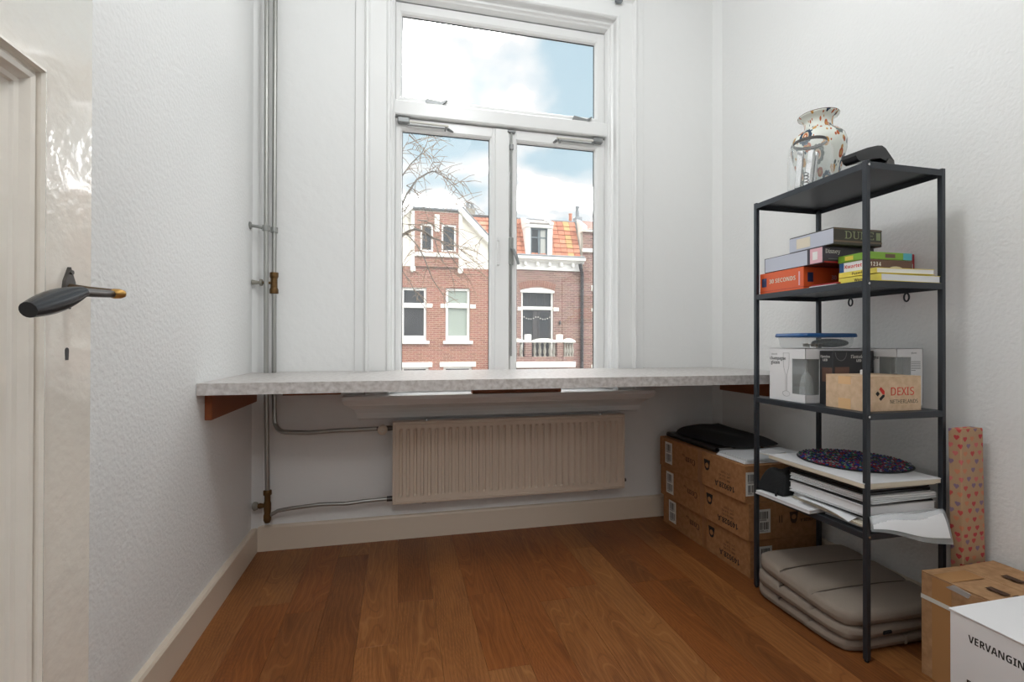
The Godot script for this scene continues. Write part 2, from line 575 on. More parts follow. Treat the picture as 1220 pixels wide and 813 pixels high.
	mat("slate", rgb(146, 140, 134), 0.8)
	mat("old_iron", rgb(62, 60, 62), 0.5)
	mat("bark", rgb(88, 80, 70), 0.95)
	mat("twig_bark", rgb(118, 98, 76), 0.95)
	mat("asphalt", rgb(112, 112, 112), 0.95)
	mat("paving", rgb(168, 160, 150), 0.95)
	mat("weathered_stone", rgb(150, 146, 136), 0.9)

# ------------------------------------------------------------------ sky
func cloudy_sky() -> ImageTexture:
	var w := 2048; var h := 1024
	var im := Image.create(w, h, false, Image.FORMAT_RGBF)
	var n1 := noise(1.5, 6, 8); var n2 := noise(0.45, 3, 15)
	# broad clouds and gaps: azimuth and height in degrees (0 is straight out of the window), spread, weight
	var banks := [[4.0, 29.6, 8.0, 4.6, 0.50], [6.6, 32.2, 2.2, 1.0, -0.40], [21.0, 27.0, 5.5, 4.4, -0.95], [4.0, 23.2, 5.0, 2.2, -0.55], [8.5, 20.3, 4.6, 1.2, 0.40], [3.0, 17.8, 4.0, 1.6, -0.35], [18.0, 20.4, 5.0, 2.3, -0.60], [16.5, 16.6, 6.5, 1.5, 0.50], [14.5, 22.4, 2.0, 0.7, 0.30], [12.0, 13.6, 14.0, 1.6, 0.55], [45.0, 30.0, 14.0, 8.0, 0.4], [-35.0, 28.0, 16.0, 8.0, 0.4], [-75.0, 40.0, 18.0, 10.0, -0.3], [85.0, 35.0, 18.0, 10.0, -0.3], [130.0, 30.0, 20.0, 10.0, 0.4], [-130.0, 35.0, 20.0, 12.0, 0.3], [180.0, 40.0, 20.0, 12.0, -0.2]]
	var blue_low := Vector3(0.60, 0.79, 0.87); var blue_high := Vector3(0.50, 0.71, 0.86)
	for y in h:
		var el := (0.5 - (y + 0.5) / h) * 180.0
		if el < -0.5:
			for x in w: im.set_pixel(x, y, Color(0.30, 0.29, 0.28))
			continue
		var sy := sin(deg_to_rad(el)); var cy := cos(deg_to_rad(el))
		var base := blue_low.lerp(blue_high, clampf(el / 60.0, 0, 1))
		for x in w:
			var az := wrapf((x + 0.5) / w * 360.0, -180.0, 180.0)
			var d := Vector2(sin(deg_to_rad(az)), cos(deg_to_rad(az))) * cy / (sy + 0.14)
			var c := n1.get_noise_2d(d.x * 1.3, d.y) * 1.0 + n2.get_noise_2d(d.x, d.y + 7.0) * 0.7 + 0.18
			for b in banks:
				var da: float = (wrapf(az - b[0], -180.0, 180.0)) / b[2]
				var de: float = (el - b[1]) / b[3]
				var q := da * da + de * de
				if q < 9.0: c += b[4] * exp(-q)
			var veil := smoothstep(-0.15, 0.60, c)
			var core := smoothstep(0.44, 1.02, c)
			var col := base.lerp(Vector3(1.06, 1.06, 1.06), veil * 0.97) + Vector3.ONE * (core * (CLOUD - 1.06))
			im.set_pixel(x, y, Color(col.x, col.y, col.z))
	return ImageTexture.create_from_image(im)

const CLOUD := 24.0

func _ready() -> void:
	# ---- camera: level, standing in the doorway, turned 13.3 degrees to the right
	var yaw := deg_to_rad(13.3); var pitch := deg_to_rad(0.277); var roll := deg_to_rad(0.119)
	var fw := v3(sin(yaw) * cos(pitch), sin(pitch), -cos(yaw) * cos(pitch))
	var rt := v3(cos(yaw), 0, sin(yaw))
	var up := rt.cross(fw)
	var cam := Camera3D.new()
	cam.name = "camera"
	add_child(cam)
	cam.transform = Transform3D(Basis(rt * cos(roll) + up * sin(roll), up * cos(roll) - rt * sin(roll), -fw), v3(0.652, 0.969, 2.46))
	cam.fov = rad_to_deg(2.0 * atan(406.5 / 573.0))
	cam.near = 0.02
	cam.far = 300.0
	cam.current = true
	# ---- daylight
	var env := Environment.new()
	env.background_mode = Environment.BG_SKY
	env.sky = Sky.new()
	var pan := PanoramaSkyMaterial.new()
	pan.panorama = cloudy_sky()
	env.sky.sky_material = pan
	env.tonemap_mode = Environment.TONE_MAPPER_LINEAR
	env.tonemap_exposure = 1.0
	env.sdfgi_enabled = true
	env.ssao_enabled = true
	env.ssil_enabled = true
	var we := WorldEnvironment.new()
	we.name = "world_environment"
	we.environment = env
	add_child(we)
	# a veiled sun, behind this house and high: it reaches the fronts across the street, not this room
	var sun := DirectionalLight3D.new()
	sun.name = "sun"
	add_child(sun)
	sun.look_at_from_position(Vector3.ZERO, v3(0.45, -0.95, -0.75))
	sun.light_color = Color(1.0, 0.96, 0.90)
	sun.light_energy = 0.45
	sun.light_angular_distance = 6.0
	sun.shadow_enabled = true

	make_materials()
	rng.seed = 20
	build_shell()
	build_hall()
	build_window()
	build_door()
	build_street()
	build_desk()
	build_radiator()
	build_pipes()
	build_shelving()
	build_top_shelf()
	build_games()
	build_third_shelf()
	build_paper_shelf()
	build_floor_things()

# ------------------------------------------------------------------ the room
func build_shell() -> void:
	var floor_o := put("floor", bx(v3(-0.02, -0.25, -0.02), v3(ROOM_W + 0.02, -0.016, 2.55)), M.subfloor)
	struct(floor_o, "warm brown oak plank floor", "floor")
	var pitch := 0.130
	var x := 0.004
	var col := 0
	while x < ROOM_W - 0.002:
		var x1 := minf(x + pitch - 0.0006, ROOM_W - 0.003)
		var z: float = 0.004 - [0.0, 0.52, 0.21, 0.85, 0.36, 0.66, 0.12, 0.95][col % 8]
		while z < 2.54:
			var ln := rng.randf_range(0.75, 1.35)
			var z0 := maxf(z, 0.004)
			var z1 := minf(z + ln - 0.0006, 2.54)
			if z1 - z0 > 0.06:
				var s := Shape.new()
				s.uv_scale = 1.0
				s.box(v3(x, -0.016, z0), v3(x1, 0.0, z1), 0.0005)
				var lane := rng.randi() % 8; var slide := rng.randf()
				for i in s.t.size():
					s.t[i] = Vector2((lane + 0.03 + 0.94 * clampf((s.v[i].x - x) / pitch, 0, 1)) / 8.0, slide + s.v[i].z / 1.9)
				put("plank", s, M["oak_%d" % (rng.randi() % 4)], floor_o)
			z += ln
		x += pitch
		col += 1

	var w := put("wall_left", bx(v3(-0.2, -0.25, -0.3), v3(0, ROOM_H, 2.52)), M.stucco)
	struct(w, "white roughcast wall behind the open door", "wall")
	w = put("wall_right", bx(v3(ROOM_W, -0.25, -0.3), v3(ROOM_W + 0.2, ROOM_H, 2.52)), M.stucco)
	struct(w, "white roughcast wall behind the black shelving unit", "wall")
	var s := Shape.new()
	var ox0 := 0.598; var ox1 := 1.828; var oy0 := 0.70; var oy1 := 2.775
	s.box(v3(0, -0.25, -0.17), v3(ox0, ROOM_H, 0))
	s.box(v3(ox1, -0.25, -0.17), v3(ROOM_W, ROOM_H, 0))
	s.box(v3(ox0, -0.25, -0.17), v3(ox1, oy0, 0))
	s.box(v3(ox0, oy1, -0.17), v3(ox1, ROOM_H, 0))
	# the corners are filled out at a slant
	for e in [[0.0, 1.0], [ROOM_W, -1.0]]:
		s.face([v3(e[0], 0, 0.042), v3(e[0] + e[1] * 0.036, 0, 0), v3(e[0] + e[1] * 0.036, ROOM_H, 0), v3(e[0], ROOM_H, 0.042)], v3(e[1], 0, 1))
	w = put("wall_back", s, M.plaster)
	struct(w, "smooth white window wall above and below the desk", "wall")
	w = put("ceiling", bx(v3(-0.2, ROOM_H, -0.3), v3(ROOM_W + 0.2, ROOM_H + 0.2, 2.52)), M.ceiling_white)
	struct(w, "plain white ceiling", "ceiling")
	s = Shape.new()
	s.box(v3(0, -0.25, DOOR_Z), v3(0.125, ROOM_H, DOOR_Z + 0.1))
	s.box(v3(1.02, -0.25, DOOR_Z), v3(ROOM_W, ROOM_H, DOOR_Z + 0.1))
	s.box(v3(0.125, 2.12, DOOR_Z), v3(1.02, ROOM_H, DOOR_Z + 0.1))
	w = put("wall_front", s, M.plaster)
	struct(w, "white wall with the open doorway", "wall")
	# baseboards
	var prof := [Vector2(0.0, 0.0), Vector2(0.020, 0.0), Vector2(0.020, 0.106), Vector2(0.015, 0.114), Vector2(0.0, 0.116)]
	w = put("baseboard_back", pr(prof, Transform3D(Basis(v3(0, 0, 1), v3(0, 1, 0), v3(-1, 0, 0)), v3(ROOM_W, 0, 0)), ROOM_W), M.cream_paint)
	struct(w, "cream painted baseboard under the radiator", "baseboard")
	w = put("baseboard_left", pr(prof, Transform3D(Basis(v3(1, 0, 0), v3(0, 1, 0), v3(0, 0, 1)), v3(0, 0, 0.0201)), DOOR_Z - 0.021), M.cream_paint)
	struct(w, "cream painted baseboard along the left wall", "baseboard")
	w = put("baseboard_right", pr(prof, Transform3D(Basis(v3(-1, 0, 0), v3(0, 1, 0), v3(0, 0, 1)), v3(ROOM_W, 0, 0.0201)), DOOR_Z - 0.021), M.cream_paint)
	struct(w, "cream painted baseboard behind the cartons", "baseboard")

func added_globe_lamp(label: String, at: Vector3, power: float, tint: Color) -> void:
	# an unseen paper globe added to brighten the room: rose, cord, glowing globe, and its light of the same size
	var l := thing("added_lamp", label, "lamp", at)
	put("base", lt([Vector2(0, 0), Vector2(0.09, 0), Vector2(0.09, -0.02), Vector2(0, -0.02)], Vector3.ZERO, 24, Basis.IDENTITY, true), M.white_plastic, l)
	put("cord", tb([v3(0, -0.02, 0), v3(0, -0.10, 0)], 0.004), M.white_plastic, l)
	var b := Shape.new()
	b.ball(v3(0, -0.30, 0), v3(0.23, 0.22, 0.23), 24, 16)
	put("globe", b, M.fill_globe, l)
	var o := OmniLight3D.new()
	o.name = "fill_light"
	l.add_child(o)
	o.position = v3(0, -0.30, 0)
	o.light_color = tint
	o.light_energy = power
	o.omni_range = 12.0
	o.omni_attenuation = 2.0
	o.light_size = 0.20
	o.shadow_enabled = true

func build_hall() -> void:
	# the landing behind the doorway, with an unseen lamp added there as fill
	var s := Shape.new()
	s.box(v3(-0.9, -0.25, 2.55), v3(3.4, -0.002, 4.6))
	struct(put("floor_landing", s, M.subfloor), "floor of the landing behind the doorway", "floor")
	s = Shape.new()
	s.box(v3(-1.1, -0.25, 2.52), v3(-0.9, 2.9, 4.6))
	s.box(v3(3.4, -0.25, 2.52), v3(3.6, 2.9, 4.6))
	s.box(v3(-1.1, -0.25, 4.6), v3(3.6, 2.9, 4.8))
	s.box(v3(-1.1, -0.25, 2.43), v3(-0.2, 2.9, 2.52))
	s.box(v3(ROOM_W + 0.2, -0.25, 2.43), v3(3.6, 2.9, 2.52))
	struct(put("wall_landing", s, M.plaster), "white walls of the landing behind the doorway", "wall")
	s = Shape.new()
	s.box(v3(-1.1, 2.7, 2.521), v3(3.6, 2.9, 4.6))
	struct(put("ceiling_landing", s, M.ceiling_white), "white ceiling of the landing", "ceiling")
	var g := mat("fill_globe", rgb(250, 246, 238), 0.4)  # glow of the two added fill lamps
	g.emission_enabled = true
	g.emission = rgb(255, 252, 248)
	g.emission_energy_multiplier = 1.3
	added_globe_lamp("white paper globe lamp added on the landing out of view for fill light", v3(0.75, 2.7, 3.5), HALL_FILL, Color(0.98, 0.99, 1.0))
	added_globe_lamp("white paper globe lamp added under the room ceiling out of view for fill light", v3(1.05, ROOM_H, 1.5), ROOM_FILL, Color(0.97, 0.99, 1.0))

const HALL_FILL := 0.85
const ROOM_FILL := 0.8  # strength of the added lamp that lifts the room light

# ------------------------------------------------------------------ the window
func sash(called: String, parent: Node, x0: float, y0: float, x1: float, y1: float, gx0: float, gy0: float, gx1: float, gy1: float, zf: float) -> Node3D:
	# stiles and rails round a pane, with a bevelled glazing edge and a dark seal
	var n := Node3D.new()
	n.name = called
	parent.add_child(n, true)
	var zb := zf - 0.055
	var be := 0.010
	put("stile", bx(v3(x0, y0, zb), v3(gx0 - be, y1, zf), 0.002), M.gloss_white, n)
	put("stile", bx(v3(gx1 + be, y0, zb), v3(x1, y1, zf), 0.002), M.gloss_white, n)
	put("rail", bx(v3(gx0 - be, y0, zb), v3(gx1 + be, gy0 - be, zf), 0.002), M.gloss_white, n)
	put("rail", bx(v3(gx0 - be, gy1 + be, zb), v3(gx1 + be, y1, zf), 0.002), M.gloss_white, n)
	var s := Shape.new()
	s.moulding(gx0 - be, gy0 - be, gx1 + be, gy1 + be, [Vector2(0, -0.002), Vector2(0.007, -0.008), Vector2(be, -0.020), Vector2(be, -0.026)], Transform3D(Basis.IDENTITY, v3(0, 0, zf)))
	put("glazing_bead", s, M.gloss_white, n)
	s = Shape.new()
	s.moulding(gx0, gy0, gx1, gy1, [Vector2(-0.001, -0.026), Vector2(0.003, -0.0275), Vector2(0.003, -0.032)], Transform3D(Basis.IDENTITY, v3(0, 0, zf)))
	put("seal", s, M.gasket, n)
	put("pane", bx(v3(gx0 - 0.004, gy0 - 0.004, zf - 0.036), v3(gx1 + 0.004, gy1 + 0.004, zf - 0.032)), M.pane, n)
	return n

func build_window() -> void:
	var w := Node3D.new()
	w.name = "window_1"
	add_child(w)
	struct(w, "tall white window with a wide upper light over two casements", "window")
	# casing: beads and flats run up the sides and over the top
	var prof := [Vector2(0.0, 0.0), Vector2(0.0, 0.022), Vector2(-0.005, 0.030), Vector2(-0.013, 0.030), Vector2(-0.018, 0.023), Vector2(-0.022, 0.019), Vector2(-0.096, 0.019), Vector2(-0.100, 0.024), Vector2(-0.106, 0.034), Vector2(-0.114, 0.036), Vector2(-0.120, 0.030), Vector2(-0.123, 0.016), Vector2(-0.166, 0.013), Vector2(-0.168, 0.0)]
	prof.reverse()
	var s := Shape.new()
	s.moulding(0.612, 0.715, 1.816, 2.762, prof, Transform3D.IDENTITY, true)
	put("casing", s, M.gloss_white, w)
	# jamb linings inside the opening
	put("jamb", bx(v3(0.598, 0.70, -0.17), v3(0.612, 2.775, 0.002)), M.gloss_white, w)
	put("jamb", bx(v3(1.816, 0.70, -0.17), v3(1.828, 2.775, 0.002)), M.gloss_white, w)
	put("head_lining", bx(v3(0.612, 2.762, -0.17), v3(1.816, 2.775, 0.002)), M.gloss_white, w)
	# stepped stop moulding under the head
	s = Shape.new()
	s.moulding(0.612, 0.72, 1.816, 2.762, [Vector2(0, -0.02), Vector2(0.010, -0.024), Vector2(0.014, -0.04), Vector2(0.020, -0.046), Vector2(0.022, -0.088)], Transform3D.IDENTITY, true)
	put("stop_moulding", s, M.gloss_white, w)
	# fixed frame behind the sashes
	var fz := -0.150
	for r in [[0.612, 0.70, 0.640, 2.762], [1.788, 0.70, 1.816, 2.762], [0.612, 2.735, 1.816, 2.762], [0.612, 0.70, 1.816, 0.716]]:
		put("fixed_frame", bx(v3(r[0], r[1], -0.168), v3(r[2], r[3], fz), 0.001), M.gloss_white, w)
	put("transom", bx(v3(0.612, 2.140, -0.165), v3(1.816, 2.217, -0.060), 0.006), M.gloss_white, w)
	var zf := -0.090
	var top := sash("upper_light", w, 0.634, 2.222, 1.796, 2.738, 0.667, 2.256, 1.742, 2.682, zf)
	var lf := sash("casement", w, 0.634, 0.716, 1.236, 2.136, 0.669, 0.752, 1.131, 2.075, zf)
	var rg := sash("casement", w, 1.243, 0.716, 1.796, 2.136, 1.284, 0.752, 1.741, 2.073, zf)
	put("cover_strip", bx(v3(1.158, 0.735, zf - 0.001), v3(1.236, 2.13, zf + 0.010), 0.003), M.gloss_white, lf)
	# the bolt rod with its handle, top keeper and plate
	put("bolt_rod", tb([v3(1.247, 0.9, zf + 0.010), v3(1.247, 2.12, zf + 0.010)], 0.0055), M.painted_pipe, rg)
	put("bolt_keeper", bx(v3(1.225, 2.112, zf), v3(1.268, 2.126, zf + 0.02), 0.003), M.satin_metal, rg)
	put("bolt_guide", bx(v3(1.236, 2.02, zf + 0.003), v3(1.258, 2.05, zf + 0.02), 0.003), M.satin_metal, rg)
	put("handle_plate", bx(v3(1.232, 1.395, zf), v3(1.260, 1.545, zf + 0.014), 0.004), M.painted_pipe, rg)
	put("handle", tb([v3(1.248, 1.48, zf + 0.012), v3(1.252, 1.47, zf + 0.045), v3(1.266, 1.43, zf + 0.055), v3(1.278, 1.392, zf + 0.052)], [0.008, 0.009, 0.009, 0.007]), M.satin_metal, rg)
	put("pull", bx(v3(1.166, 1.40, zf + 0.010), v3(1.180, 1.53, zf + 0.018), 0.004), M.gloss_white, lf)
	for y in [1.40, 1.53]: put("screw_block", bx(v3(1.165, y - 0.012, zf + 0.010), v3(1.181, y + 0.012, zf + 0.022), 0.004), M.gloss_white, lf)
	# two sliding stays under the transom
	for e in [[0.645, 0.905, lf, 1.0], [1.775, 1.505, rg, -1.0]]:
		var x0: float = e[0]; var x1: float = e[1]; var d: float = e[3]
		var y := 2.112
		put("stay_bar", tb([v3(x0 + d * 0.03, y, zf + 0.022), v3(x1, y - 0.002, zf + 0.018)], 0.0065), M.white_plastic, e[2])
		put("stay_bar", tb([v3(x0 + d * 0.05, y - 0.017, zf + 0.018), v3(x1 - d * 0.02, y - 0.015, zf + 0.016)], 0.004), M.satin_metal, e[2])
		put("stay_bracket", bx(v3(minf(x0, x0 + d * 0.06), y - 0.010, zf), v3(maxf(x0, x0 + d * 0.06), y + 0.018, zf + 0.03), 0.004), M.satin_metal, e[2])
		put("stay_screw", tb([v3(x1, y - 0.012, zf + 0.0), v3(x1 + d * 0.022, y - 0.034, zf + 0.026)], [0.008, 0.005]), M.satin_metal, e[2])
		put("stay_screw", tb([v3(x1 - d * 0.01, y - 0.006, zf + 0.01), v3(x1 - d * 0.018, y - 0.03, zf + 0.02)], [0.006, 0.004]), M.satin_metal, e[2])
	# catches on the upper light
	for x in [0.84, 1.655]:
		var plate := pr([Vector2(-0.055, -0.012), Vector2(0.03, -0.014), Vector2(0.06, 0.014), Vector2(0.052, 0.016), Vector2(0.026, -0.001), Vector2(-0.05, 0.012)], Transform3D(Basis.IDENTITY, v3(x, 2.232, zf)), 0.020)
		put("catch", plate, M.satin_metal, top)
	# a catch at the head of the casing
	put("blind_bracket", bx(v3(1.80, 2.835, 0.03), v3(1.84, 2.872, 0.055), 0.006), M.zinc, w)
	# sill board and its moulded apron
	put("sill_board", bx(v3(0.612, 0.695, -0.16), v3(1.816, 0.712, 0.06), 0.0), M.gloss_white, w)
	s = Shape.new()
	var steps := [[0.595, 0.020], [0.604, 0.030], [0.612, 0.030], [0.630, 0.034], [0.650, 0.046], [0.664, 0.064], [0.670, 0.072], [0.674, 0.072], [0.677, 0.084], [0.690, 0.090], [0.698, 0.094], [0.716, 0.094]]
	for i in steps.size():
		var y: float = steps[i][0]; var p: float = steps[i][1]
		var ring := [v3(0.49 - p, y, 0.0), v3(0.49 - p, y, p), v3(1.92 + p, y, p), v3(1.92 + p, y, 0.0)]
		if i == 0: s.face(ring, Vector3.DOWN)
		if i == steps.size() - 1: s.face(ring, Vector3.UP)
		if i > 0:
			var q: float = steps[i - 1][1]; var yb: float = steps[i - 1][0]
			var low := [v3(0.49 - q, yb, 0.0), v3(0.49 - q, yb, q), v3(1.92 + q, yb, q), v3(1.92 + q, yb, 0.0)]
			for k in 3:
				var out: Vector3 = [Vector3.LEFT, Vector3.BACK, Vector3.RIGHT][k] + v3(0, -0.3 if p > q else 0.3, 0)
				s.face([low[k], low[k + 1], ring[k + 1], ring[k]], out)
	put("window_sill", s, M.gloss_white, w)

# ------------------------------------------------------------------ the door, standing open along the left wall
func build_door() -> void:
	var d := Node3D.new()
	d.name = "door_1"
	add_child(d)
	struct(d, "glossy cream panelled door standing open", "door")
	var xb := 0.122; var xf := 0.160
	var z0 := 1.532; var z1 := 2.415
	var gap := 0.10
	put("stile", bx(v3(xb, 0.008, z0), v3(xf, 2.09, z0 + 0.116), 0.0), M.door_paint, d)
	put("stile", bx(v3(xb, 0.008, z1 - 0.116), v3(xf, 2.09, z1), 0.0), M.door_paint, d)
	for r in [[0.008, 0.24], [1.353, 1.50], [1.97, 2.09]]:
		put("rail", bx(v3(xb, r[0], z0 + 0.116), v3(xf, r[1], z1 - 0.116), 0.0), M.door_paint, d)
	for r in [[0.24, 1.353], [1.50, 1.97]]:
		put("panel", bx(v3(xb + 0.008, r[0] - 0.002, z0 + 0.114), v3(xf - 0.018, r[1] + 0.002, z1 - 0.114)), M.door_paint, d)
		var s := Shape.new()
		# a raised bead, a hollow and a step down to the panel
		var prof := [Vector2(-0.004, 0.0), Vector2(-0.002, 0.006), Vector2(0.003, 0.008), Vector2(0.006, 0.004), Vector2(0.007, -0.002), Vector2(0.012, -0.002), Vector2(0.015, 0.003), Vector2(0.021, 0.001), Vector2(0.028, -0.008), Vector2(0.034, -0.010), Vector2(0.036, -0.014), Vector2(0.046, -0.0179)]
		var xf3 := Transform3D(Basis(v3(0, 0, -1), v3(0, 1, 0), v3(1, 0, 0)), v3(xf, 0, 0))
		s.moulding(-(z1 - 0.116), r[0], -(z0 + 0.116), r[1], prof, xf3)
		put("moulding", s, M.door_paint, d)
	# handle: spade rose, brass neck that stands off the door, black grip turned back towards the hinges
	var hz := 1.590; var hy := 1.050
	var h := Node3D.new()
	h.name = "handle"
	d.add_child(h)
	var rose := pr([Vector2(0, 0.034), Vector2(0.011, 0.012), Vector2(0.013, 0.0), Vector2(0.010, -0.012), Vector2(0, -0.030), Vector2(-0.010, -0.012), Vector2(-0.013, 0), Vector2(-0.011, 0.012)], Transform3D(Basis(v3(0, 0, -1), v3(0, 1, 0), v3(1, 0, 0)), v3(xf, hy, hz)), 0.005)
	put("rose", rose, M.dark_iron, h)
	for e in [0.026, -0.022]: put("screw", tb([v3(xf + 0.004, hy + e, hz), v3(xf + 0.0075, hy + e, hz)], 0.0035), M.dark_iron, h)
	put("neck", tb([v3(xf + 0.004, hy, hz), v3(xf + 0.03, hy - 0.001, hz), v3(xf + 0.062, hy - 0.004, hz + 0.001)], [0.009, 0.006, 0.006], 12), M.bronze, h)
	put("tip", lt([Vector2(0, 0.012), Vector2(0.005, 0.010), Vector2(0.0075, 0.004), Vector2(0.008, -0.004), Vector2(0.006, -0.010), Vector2(0, -0.012)], v3(xf + 0.066, hy - 0.005, hz), 14, Basis(v3(0, 0, 1), v3(1, 0, 0), v3(0, 1, 0))), M.brass, h)
	put("shank", tb([v3(xf + 0.062, hy - 0.006, hz + 0.004), v3(xf + 0.062, hy - 0.011, hz + 0.080)], [0.0055, 0.0065], 12), M.dark_iron, h)
	var gp := []; var gr := []
	for i in 13:
		var q := i / 12.0
		gp.append(v3(xf + 0.062 - 0.003 * q, hy - 0.010 - 0.032 * q, hz + 0.076 + 0.098 * q))
		gr.append(0.0065 + 0.0085 * sin(PI * clampf(q * 0.84 + 0.03, 0, 1)))
	put("grip", tb(gp, gr, 16), M.ebony, h)
	# keyhole, a thin black shape set on the door face
	var kx := Transform3D(Basis(v3(0, 0, -1), v3(0, 1, 0), v3(1, 0, 0)), v3(xf - 0.001, 0.953, hz))
	var pts := []
	for i in 9: pts.append(Vector2(cos(PI * i / 8.0) * 0.0042, 0.004 + sin(PI * i / 8.0) * 0.0042))
	pts.append_array([Vector2(-0.0034, -0.011), Vector2(0.0034, -0.011)])
	put("keyhole", pr(pts, kx, 0.0016), M.black_plastic, d)
	put("hinge", tb([v3(xf + 0.004, 0.25, z1 - 0.002), v3(xf + 0.004, 0.35, z1 - 0.002)], 0.007), M.brass_dull, d)
	put("hinge", tb([v3(xf + 0.004, 1.75, z1 - 0.002), v3(xf + 0.004, 1.85, z1 - 0.002)], 0.007), M.brass_dull, d)

# ------------------------------------------------------------------ the street outside
const FZ := -13.5
const GROUND := -4.2

func pierced(s: Shape, x0: float, y0: float, x1: float, y1: float, holes: Array, z: float, reveal: float) -> void:
	# a front wall with rectangular openings and their reveals
	var xs := [x0, x1]; var ys := [y0, y1]
	for h in holes:
		for q in [h[0], h[2]]: if q > x0 and q < x1 and not xs.has(q): xs.append(q)
		for q in [h[1], h[3]]: if q > y0 and q < y1 and not ys.has(q): ys.append(q)
	xs.sort(); ys.sort()
	for i in xs.size() - 1:
		for j in ys.size() - 1:
			var cx: float = (xs[i] + xs[i + 1]) / 2; var cy: float = (ys[j] + ys[j + 1]) / 2
			var inside := false
			for h in holes:
				if cx > h[0] and cx < h[2] and cy > h[1] and cy < h[3]: inside = true
			if not inside: s.face([v3(xs[i], ys[j], z), v3(xs[i + 1], ys[j], z), v3(xs[i + 1], ys[j + 1], z), v3(xs[i], ys[j + 1], z)], Vector3.BACK)
	for h in holes:
		var a := v3(h[0], h[1], z); var b := v3(h[2], h[1], z); var c := v3(h[2], h[3], z); var d := v3(h[0], h[3], z)
		var k := v3(0, 0, -reveal)
		s.face([a, b, b + k, a + k], Vector3.UP)
		s.face([b, c, c + k, b + k], Vector3.LEFT)
		s.face([c, d, d + k, c + k], Vector3.DOWN)
		s.face([d, a, a + k, d + k], Vector3.RIGHT)

func far_window(parent: Node, x0: float, y0: float, x1: float, y1: float, z: float, bar_y: float, glass: Material, sill := true) -> Node3D:
	# white timber frame with a transom bar and two panes
	var n := Node3D.new()
	n.name = "window"
	parent.add_child(n, true)
	var f := 0.085
	var s := Shape.new()
	var zf := z - 0.06; var zb := z - 0.16
	s.box(v3(x0, y0, zb), v3(x0 + f, y1, zf), 0.01)
	s.box(v3(x1 - f, y0, zb), v3(x1, y1, zf), 0.01)
	s.box(v3(x0 + f, y1 - f, zb), v3(x1 - f, y1, zf), 0.01)
	s.box(v3(x0 + f, y0, zb), v3(x1 - f, y0 + f * 1.9, zf), 0.01)
	if bar_y > y0: s.box(v3(x0 + f, bar_y, zb), v3(x1 - f, bar_y + 0.16, zf + 0.03), 0.01)
	put("frame", s, M.painted_timber, n)
	if bar_y > y0:
		put("pane", bx(v3(x0 + f, bar_y + 0.16, zb + 0.01), v3(x1 - f, y1 - f, zb + 0.03)), glass, n)
		put("pane", bx(v3(x0 + f, y0 + f * 1.9, zb + 0.01), v3(x1 - f, bar_y, zb + 0.03)), glass, n)
	else:
		put("pane", bx(v3(x0 + f, y0 + f * 1.9, zb + 0.01), v3(x1 - f, y1 - f, zb + 0.03)), glass, n)
	if sill: put("sill", bx(v3(x0 - 0.08, y0 - 0.11, z - 0.1), v3(x1 + 0.09, y0 + 0.0, z + 0.10), 0.01), M.stone_white, n)
	return n

func tiled_slope(parent: Node, x0: float, x1: float, y0: float, z0: float, y1: float, z1: float, rows: int, cols: int, patina: float) -> void:
	# overlapping clay tiles laid in courses up a slope, each tipped out at its foot
	var run := v3(0, y1 - y0, z1 - z0)
	var step := run.length() / rows
	var dir := run.normalized()
	var out := v3(0, -dir.z, dir.y)
	if out.z < 0: out = -out
	var wd := (x1 - x0) / cols
	var s := Shape.new()
	s.box(v3(-wd * 0.49, -0.012, 0.0), v3(wd * 0.30, 0.012, step * 1.22), 0.004)
	s.box(v3(wd * 0.26, -0.008, 0.0), v3(wd * 0.49, 0.034, step * 1.22), 0.010)
	var m := s.mesh()
	for r in rows:
		for c in cols:
			var k := rng.randi() % 3
			if absf(c - patina) < 0.5 and rng.randf() < 0.75: k = 3
			var o := put("roof_tile", m, M["roof_tile_%d" % k], parent)
			var lift := out * (0.055 + rng.randf_range(-0.004, 0.004))
			var zax := (dir - out * 0.14).normalized()
			o.transform = Transform3D(Basis(Vector3.RIGHT, zax.cross(Vector3.RIGHT).normalized(), zax), v3(x0 + wd * (c + 0.5), y0, z0) + dir * (step * r) + lift)

